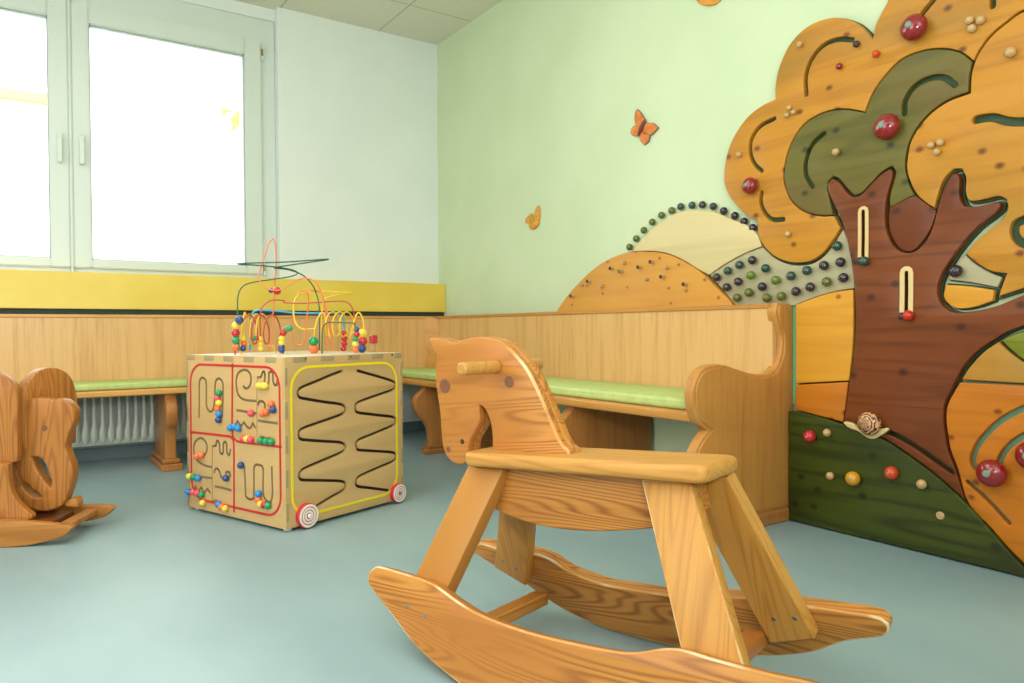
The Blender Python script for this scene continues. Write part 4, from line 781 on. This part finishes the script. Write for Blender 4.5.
# ------------------------------------------------------------------ rocking horse
HO, HL, HT, HU = Vector((-1.40743,-3.23574,0.00918)), Vector((-0.29007,0.95538,-0.05582)), Vector((-0.95687,-0.29052,0.00000)), Vector((-0.01622,0.05341,0.99844))   # origin, forwards, towards the near side, up
S1_, S2_, HW = 0.31249286260808523, 0.32589334554633254, 0.41512617260113194
hs = thing('rocking_horse', 'large honey-coloured pine rocking horse with a flat profile head and peg handles', 'rocking toy', (HO.x, HO.y, 0))
def hframe(t): return frame(HO+HT*t, HL, HU)
def bframe(side, off, sp):
    V = HU*cos(sp)-HT*side*sin(sp); V1 = HU*cos(S1_)-HT*side*sin(S1_); N = HT*side*cos(sp)+HU*sin(sp)
    return frame(HO+HT*side*HW/2+V1*.12-V*.12+N*off, HL, V)
HTH = .032
near = [(.474,.187),(.46,.192),(.40,.190),(.342,.187),(.29,.182),(.257,.174),(.205,.158),(.153,.146),(.082,.138),(0,.134),(-.11,.136),(-.18,.140),(-.215,.147),(-.257,.161),(-.29,.166),(-.348,.163),(-.43,.161),(-.49,.162),(-.517,.155),(-.522,.138),(-.512,.118),(-.455,.098),(-.39,.062),(-.30,.028),(-.2,.006),(-.1,-.003),(0,-.004),(.1,0),(.17,.011),(.25,.034),(.318,.06),(.384,.096),(.455,.134),(.484,.150),(.487,.172)]
far = [(.425,.176),(.40,.176),(.368,.172),(.30,.174),(.236,.174),(.201,.165),(.158,.142),(.08,.124),(.022,.122),(-.06,.124),(-.14,.130),(-.20,.142),(-.262,.152),(-.32,.156),(-.391,.158),(-.45,.160),(-.511,.160),(-.525,.150),(-.524,.135),(-.510,.120),(-.448,.096),(-.383,.057),(-.292,.024),(-.2,.006),(-.1,-.004),(0,-.004),(.087,.002),(.174,.019),(.232,.042),(.299,.078),(.394,.117),(.452,.146),(.455,.160)]
rn = board('rocker', near, HTH, 'pinex', hs, bframe(1, -HTH/2, S1_), bevel=.004)
rf = board('rocker', far, HTH, 'pinex', hs, bframe(-1, HTH/2, S1_), bevel=.004)
wear(rn); wear(rf)
LT = .034
def leg(q, side, off):
    o = board('leg', q, LT, 'piney', hs, bframe(side, off, S2_), bevel=.003, sm=False)
    if side > 0 and q[0][0] < 0: wear(o, lambda c: c.x < -.2)
    return o
leg([(.271,.437),(.168,.437),(.306,.085),(.408,.095)], 1, -HTH-.001-LT/2)
leg([(-.164,.437),(-.262,.437),(-.411,.085),(-.306,.075)], 1, -HTH-.001-LT/2)
leg([(.232,.437),(.145,.437),(.272,.105),(.356,.142)], -1, -.001-LT/2)
leg([(-.20,.437),(-.298,.437),(-.404,.118),(-.318,.086)], -1, -.001-LT/2)
body = [(.235,.407),(.262,.345),(.225,.314),(.185,.303),(.152,.295),(.11,.289),(.066,.286),(.02,.286),(-.028,.289),(-.075,.294),(-.115,.300),(-.18,.312),(-.25,.335),(-.27,.35),(-.262,.407)]
board('body_board', body, .05, 'pinex', hs, hframe(-.002), bevel=.004)
SU = .408
seat = rrect(-.307, -.088, .262, .072, .028)
st = board('seat', seat, .031, 'pinelt', hs, frame(HO+HU*(SU+.0155), HL, HT), bevel=.011, sm=False)
headp = [(0.3944,0.6899),(0.3897,0.6938),(0.3794,0.6948),(0.3650,0.6935),(0.3474,0.6895),(0.3315,0.6842),(0.3129,0.6802),(0.2990,0.6820),(0.2818,0.6856),(0.2548,0.6887),(0.2221,0.6874),(0.1936,0.6825),(0.1752,0.6768),(0.1544,0.6635),(0.1343,0.6452),(0.1119,0.6221),(0.0920,0.5929),(0.0750,0.5607),(0.0600,0.5288),(0.0466,0.4997),(0.0319,0.4686),(0.0228,0.4565),(0.0094,0.4455)]
headp2 = [(0.2150,0.4287),(0.2139,0.4456),(0.2130,0.4601),(0.2132,0.4769),(0.2162,0.4985),(0.2233,0.5177),(0.2335,0.5307),(0.2474,0.5375),(0.2466,0.5199),(0.2470,0.5028),(0.2616,0.4804),(0.2797,0.4577),(0.2856,0.4402),(0.2875,0.4203),(0.2966,0.4060),(0.3140,0.4010),(0.3311,0.4031),(0.3514,0.4141),(0.3643,0.4344),(0.3685,0.4572),(0.3697,0.4929),(0.3711,0.5261),(0.3767,0.5620),(0.3795,0.5954),(0.3767,0.6262),(0.3725,0.6467),(0.3774,0.6597),(0.3867,0.6730)]
hb = [(headp[-1][0]-.004, SU+.02)]
head_out = headp + hb + [(headp2[0][0], SU+.02)] + headp2
th = .0225
h1 = board('head', head_out, th, 'pinex', hs, hframe(.02-th/2), bevel=.005)
h2 = board('head_layer', head_out, th, 'pinex', h1, hframe(.02-th*1.5-.0006), bevel=.004)
wear(h1, lambda c: c.x < .2 and c.y < .66)
PH_ = HO+HL*.188+HU*.621
dowel('handle', PH_+HT*.019, PH_+HT*.135, .0140, 'pinelt', hs, .004)
dowel('handle', PH_-HT*.024, PH_-HT*.135, .0140, 'pinelt', hs, .004)
def plug(l, u, r, mat, name): p = HO+HL*l+HU*u; dowel(name, p+HT*.018, p+HT*.0212, r, mat, h1, .0008)
plug(.349, .581, .0165, 'eye', 'eye'); plug(.347, .435, .007, 'eye', 'nostril'); plug(.302, .454, .006, 'dkbrown', 'screw_hole')
plug(.155, .588, .013, 'eye', 'wood_knot')
def stretch(l, v):
    q = []
    for side in (1, -1):
        V = HU*cos(S1_)-HT*side*sin(S1_); q.append(HO+HT*side*(HW/2-.02)+V*v+HL*l-HT*side*.0)
    a, b = q; c = (a+b)/2; L_ = (a-b).length
    fr_ = frame(c, HT, HU)
    return link('stretcher', box_mesh('stretcher', (L_, .028, .040), .004), 'pinex', hs, fr_)
stretch(.242, .062); stretch(-.290, .080)
for l, v, sd in ((.29,.115,1), (.345,.125,1), (-.34,.12,1), (-.385,.13,1)):
    f_ = bframe(1, 0, S1_); p = f_ @ Vector((l, v, 0)); n_ = (HT*cos(S1_)+HU*sin(S1_)).normalized(); dowel('screw', p-n_*.001, p+n_*.0012, .0045, 'steel', rn, .0005)
for l, v in ((-.335,.145),(-.375,.155),(.32,.165),(.285,.15)):
    f_ = bframe(-1, -LT-.001, S2_); p = f_ @ Vector((l, v, 0)); n_ = (HT*-1*cos(S2_)+HU*sin(S2_)).normalized(); dowel('screw', p+n_*.001, p-n_*.001, .0045, 'steel', hs, .0005)

# ------------------------------------------------------------------ rocking elephant at the left edge
EO, EL, EA = Vector((-2.41086,-1.47460,0.00000)), Vector((0.88862,-0.45865,0.00000)), Vector((0.45865,0.88862,0.00000))
es = thing('rocking_elephant', 'pine rocking elephant with curled trunk, cut off by the left edge', 'rocking toy', EO+EA*.135)
Z_ = Vector((0, 0, 1))
def ef(w, thick): return frame(EO+EA*(w+thick/2), EL, Z_)
ehd = [(-0.0213,0.4610),(-0.0058,0.4635),(0.0123,0.4659),(0.0306,0.4712),(0.0566,0.4752),(0.0878,0.4741),(0.1060,0.4699),(0.1269,0.4724),(0.1451,0.4682),(0.1607,0.4578),(0.1736,0.4420),(0.1797,0.4268),(0.1794,0.4044),(0.1744,0.3849),(0.1619,0.3573),(0.1536,0.3295),(0.1491,0.3072),(0.1580,0.2734),(0.1681,0.2441)] + [(0.1709,0.2228),(0.1695,0.1977),(0.1628,0.1698),(0.1534,0.1421),(0.1442,0.1200),(0.1319,0.1036),(0.1081,0.0932),(0.0819,0.0874),(0.0507,0.0912),(0.0223,0.1033),(-0.0008,0.1219),(-0.0150,0.1419),(-0.0230,0.1616),(-0.0104,0.1679),(0.0053,0.1813),(0.0144,0.1632),(0.0281,0.1477),(0.0461,0.1354),(0.0696,0.1364),(0.0578,0.1507),(0.0424,0.1623),(0.0302,0.1777),(0.0132,0.1911),(0.0006,0.2109),(-0.0068,0.2361),(-0.0193,0.2615)]
ehole = [(0.0405,0.2738),(0.0597,0.2727),(0.0742,0.2646),(0.0883,0.2335),(0.1003,0.1969),(0.1016,0.1829),(0.0977,0.1679),(0.0874,0.1777),(0.0732,0.2005),(0.0569,0.2260),(0.0469,0.2514)]
board('head', [ehd, ehole], .05, 'elex', es, ef(.12, .05), bevel=.006)
(ex, ez), = [(0.0826,0.3718)]
p = EO+EA*.12+EL*ex+Z_*ez; dowel('eye', p+EA*.001, p-EA*.0012, .01, 'eye', es, .0008)
tn = [(0.1294,0.1121),(0.1505,0.1226),(0.1706,0.1264),(0.1792,0.1076),(0.1753,0.0926),(0.1553,0.0933),(0.1370,0.0978)]
board('tusk_tip', tn, .05, 'elel', es, ef(.135, .05), bevel=.008)
near_ear = [(-0.0868,0.5700),(-0.0616,0.5778),(-0.0416,0.5694),(-0.0217,0.5584),(-0.0018,0.5418),(0.0141,0.5227),(0.0229,0.5063),(0.0228,0.4330),(0.0215,0.3515),(0.0205,0.2863),(0.0166,0.2673),(-0.0012,0.2607),(-0.0265,0.2549),(-0.0467,0.2522),(-0.0967,0.2676),(-0.1199,0.3817),(-0.1127,0.5164)]
board('ear', near_ear, .036, 'elex', es, ef(.07, .036), bevel=.005)
fe = frame(EO+EA*.20+EL*.05, (sin(radians(62)), cos(radians(62)), 0), Z_)
board('ear', [(-.088,.30),(-.10,.42),(-.092,.48),(-.07,.53),(-.035,.565),(.0,.575),(.035,.57),(.07,.545),(.09,.50),(.098,.44),(.09,.30)], .05, 'elex', es, fe, bevel=.005)
side = [(-0.1380,0.2769),(0.0092,0.2649),(0.0110,0.2243),(0.0164,0.1808),(0.0350,0.1423),(0.0598,0.1144),(0.0797,0.0947),(0.0796,0.0838),(0.0338,0.0664),(-0.1414,0.0727)]
board('body_panel', side, .03, 'elex', es, ef(.03, .04), bevel=.004)
board('body_panel', side, .03, 'elex', es, ef(.205, .03), bevel=.004)
box('seat', (-.42, .07, .30), (-.06, .22, .33), 'elel', es, fr=frame(EO, EL, EA))
rk = [(-0.1190,0.1135),(-0.0470,0.0942),(0.0014,0.0883),(0.0501,0.0850),(0.0990,0.0795),(0.1481,0.0735),(0.1900,0.0677),(0.2122,0.0627),(0.2230,0.0538),(0.2169,0.0434),(0.1994,0.0345),(0.1869,0.0260),(0.1571,0.0182),(0.1274,0.0109),(0.0880,0.0030),(0.0487,-0.0007),(-0.0000,-0.0019),(-0.0485,0.0011),(-0.0967,0.0083)]
rk = [(x, max(z, .001)) for x, z in rk]
rk = rk + [(-.45,.01),(-.52,.05),(-.53,.075),(-.5,.09),(-.35,.09),(-.2,.09)] if False else rk
xs = [(.222,.058),(.21,.066),(.19,.068),(.145,.074),(.099,.080),(.05,.085),(0,.088),(-.12,.092),(-.25,.088),(-.35,.08),(-.41,.072),(-.424,.058),(-.41,.042),(-.35,.026),(-.25,.008),(-.15,.001),(-.05,.0005),(.01,.0005),(.049,.002),(.09,.005),(.127,.012),(.16,.019),(.189,.028),(.205,.038)]
board('rocker', xs, .03, 'elel', es, ef(0, .03), bevel=.004)
board('rocker', [(x+(.03 if x > .15 else 0), z+(.004 if x > .15 else 0)) for x, z in xs], .03, 'elel', es, ef(.245, .03), bevel=.004)
box('crossbar', (.155, .012, .040), (.198, .262, .063), 'elel', es, bevel=.006, fr=frame(EO, EL, EA))
box('footboard', (-.40, .032, .045), (.12, .243, .06), 'elelz', es, fr=frame(EO, EL, EA))

# ------------------------------------------------------------------ light
wd = bpy.data.worlds.new('sky'); bpy.context.scene.world = wd; wd.use_nodes = True
bg = wd.node_tree.nodes['Background']; bg.inputs[0].default_value = (.93, .97, 1, 1); bg.inputs[1].default_value = 3.2
def area(name, loc, rot, size, power, col=(1, .97, .9)):
    l = bpy.data.lights.new(name, 'AREA'); l.shape = 'RECTANGLE'; l.size, l.size_y = size; l.energy = power; l.color = col
    o = bpy.data.objects.new(name, l); C.objects.link(o); o.location = loc; o.rotation_euler = rot; return o
def look(o, tgt):
    o.rotation_euler = (Vector(tgt)-o.location).to_track_quat('-Z', 'Y').to_euler()
area('ceiling_lamp', (-2.3, -2.2, 2.56), (0, 0, 0), (2.4, 1.2), 26)
area('ceiling_lamp', (-3.9, -3.4, 2.56), (0, 0, 0), (1.8, 1.2), 24)
area('ceiling_lamp', (-2.6, -5.6, 2.56), (0, 0, 0), (2.2, 1.2), 18)
area('window_daylight', (-2.5, .3, 1.75), (radians(-90), 0, 0), (2.6, 1.2), 18, (.95, .98, 1))
o = area('side_window_daylight', (-5.05, -2.2, 1.4), (0, 0, 0), (2.8, 1.6), 52, (1, .98, .98)); look(o, (0, -.6, .9))
# unseen fill lamps added behind the camera to brighten ceiling and window wall
o = area('unseen_fill', (-2.6, -6.2, 1.9), (0, 0, 0), (2.6, 1.2), 26, (1, .98, .96)); look(o, (-2.0, 0, 2.2))
o = area('unseen_fill', (-2.4, -4.9, 1.1), (0, 0, 0), (.5, .5), 42, (1, .98, .96)); look(o, (-2.2, -3.6, 2.6))
sun = bpy.data.lights.new('sun', 'SUN'); sun.energy = 6; sun.angle = .01; so = bpy.data.objects.new('sun', sun); C.objects.link(so)
so.rotation_euler = (Vector((.3, 1, -.9))).to_track_quat('-Z', 'Y').to_euler()

vs = bpy.context.scene.view_settings
vs.view_transform = 'Standard'; vs.look = 'None'; vs.gamma = 1; vs.exposure = 0.1; vs.use_curve_mapping = False
bpy.context.scene.cycles.max_bounces = 8
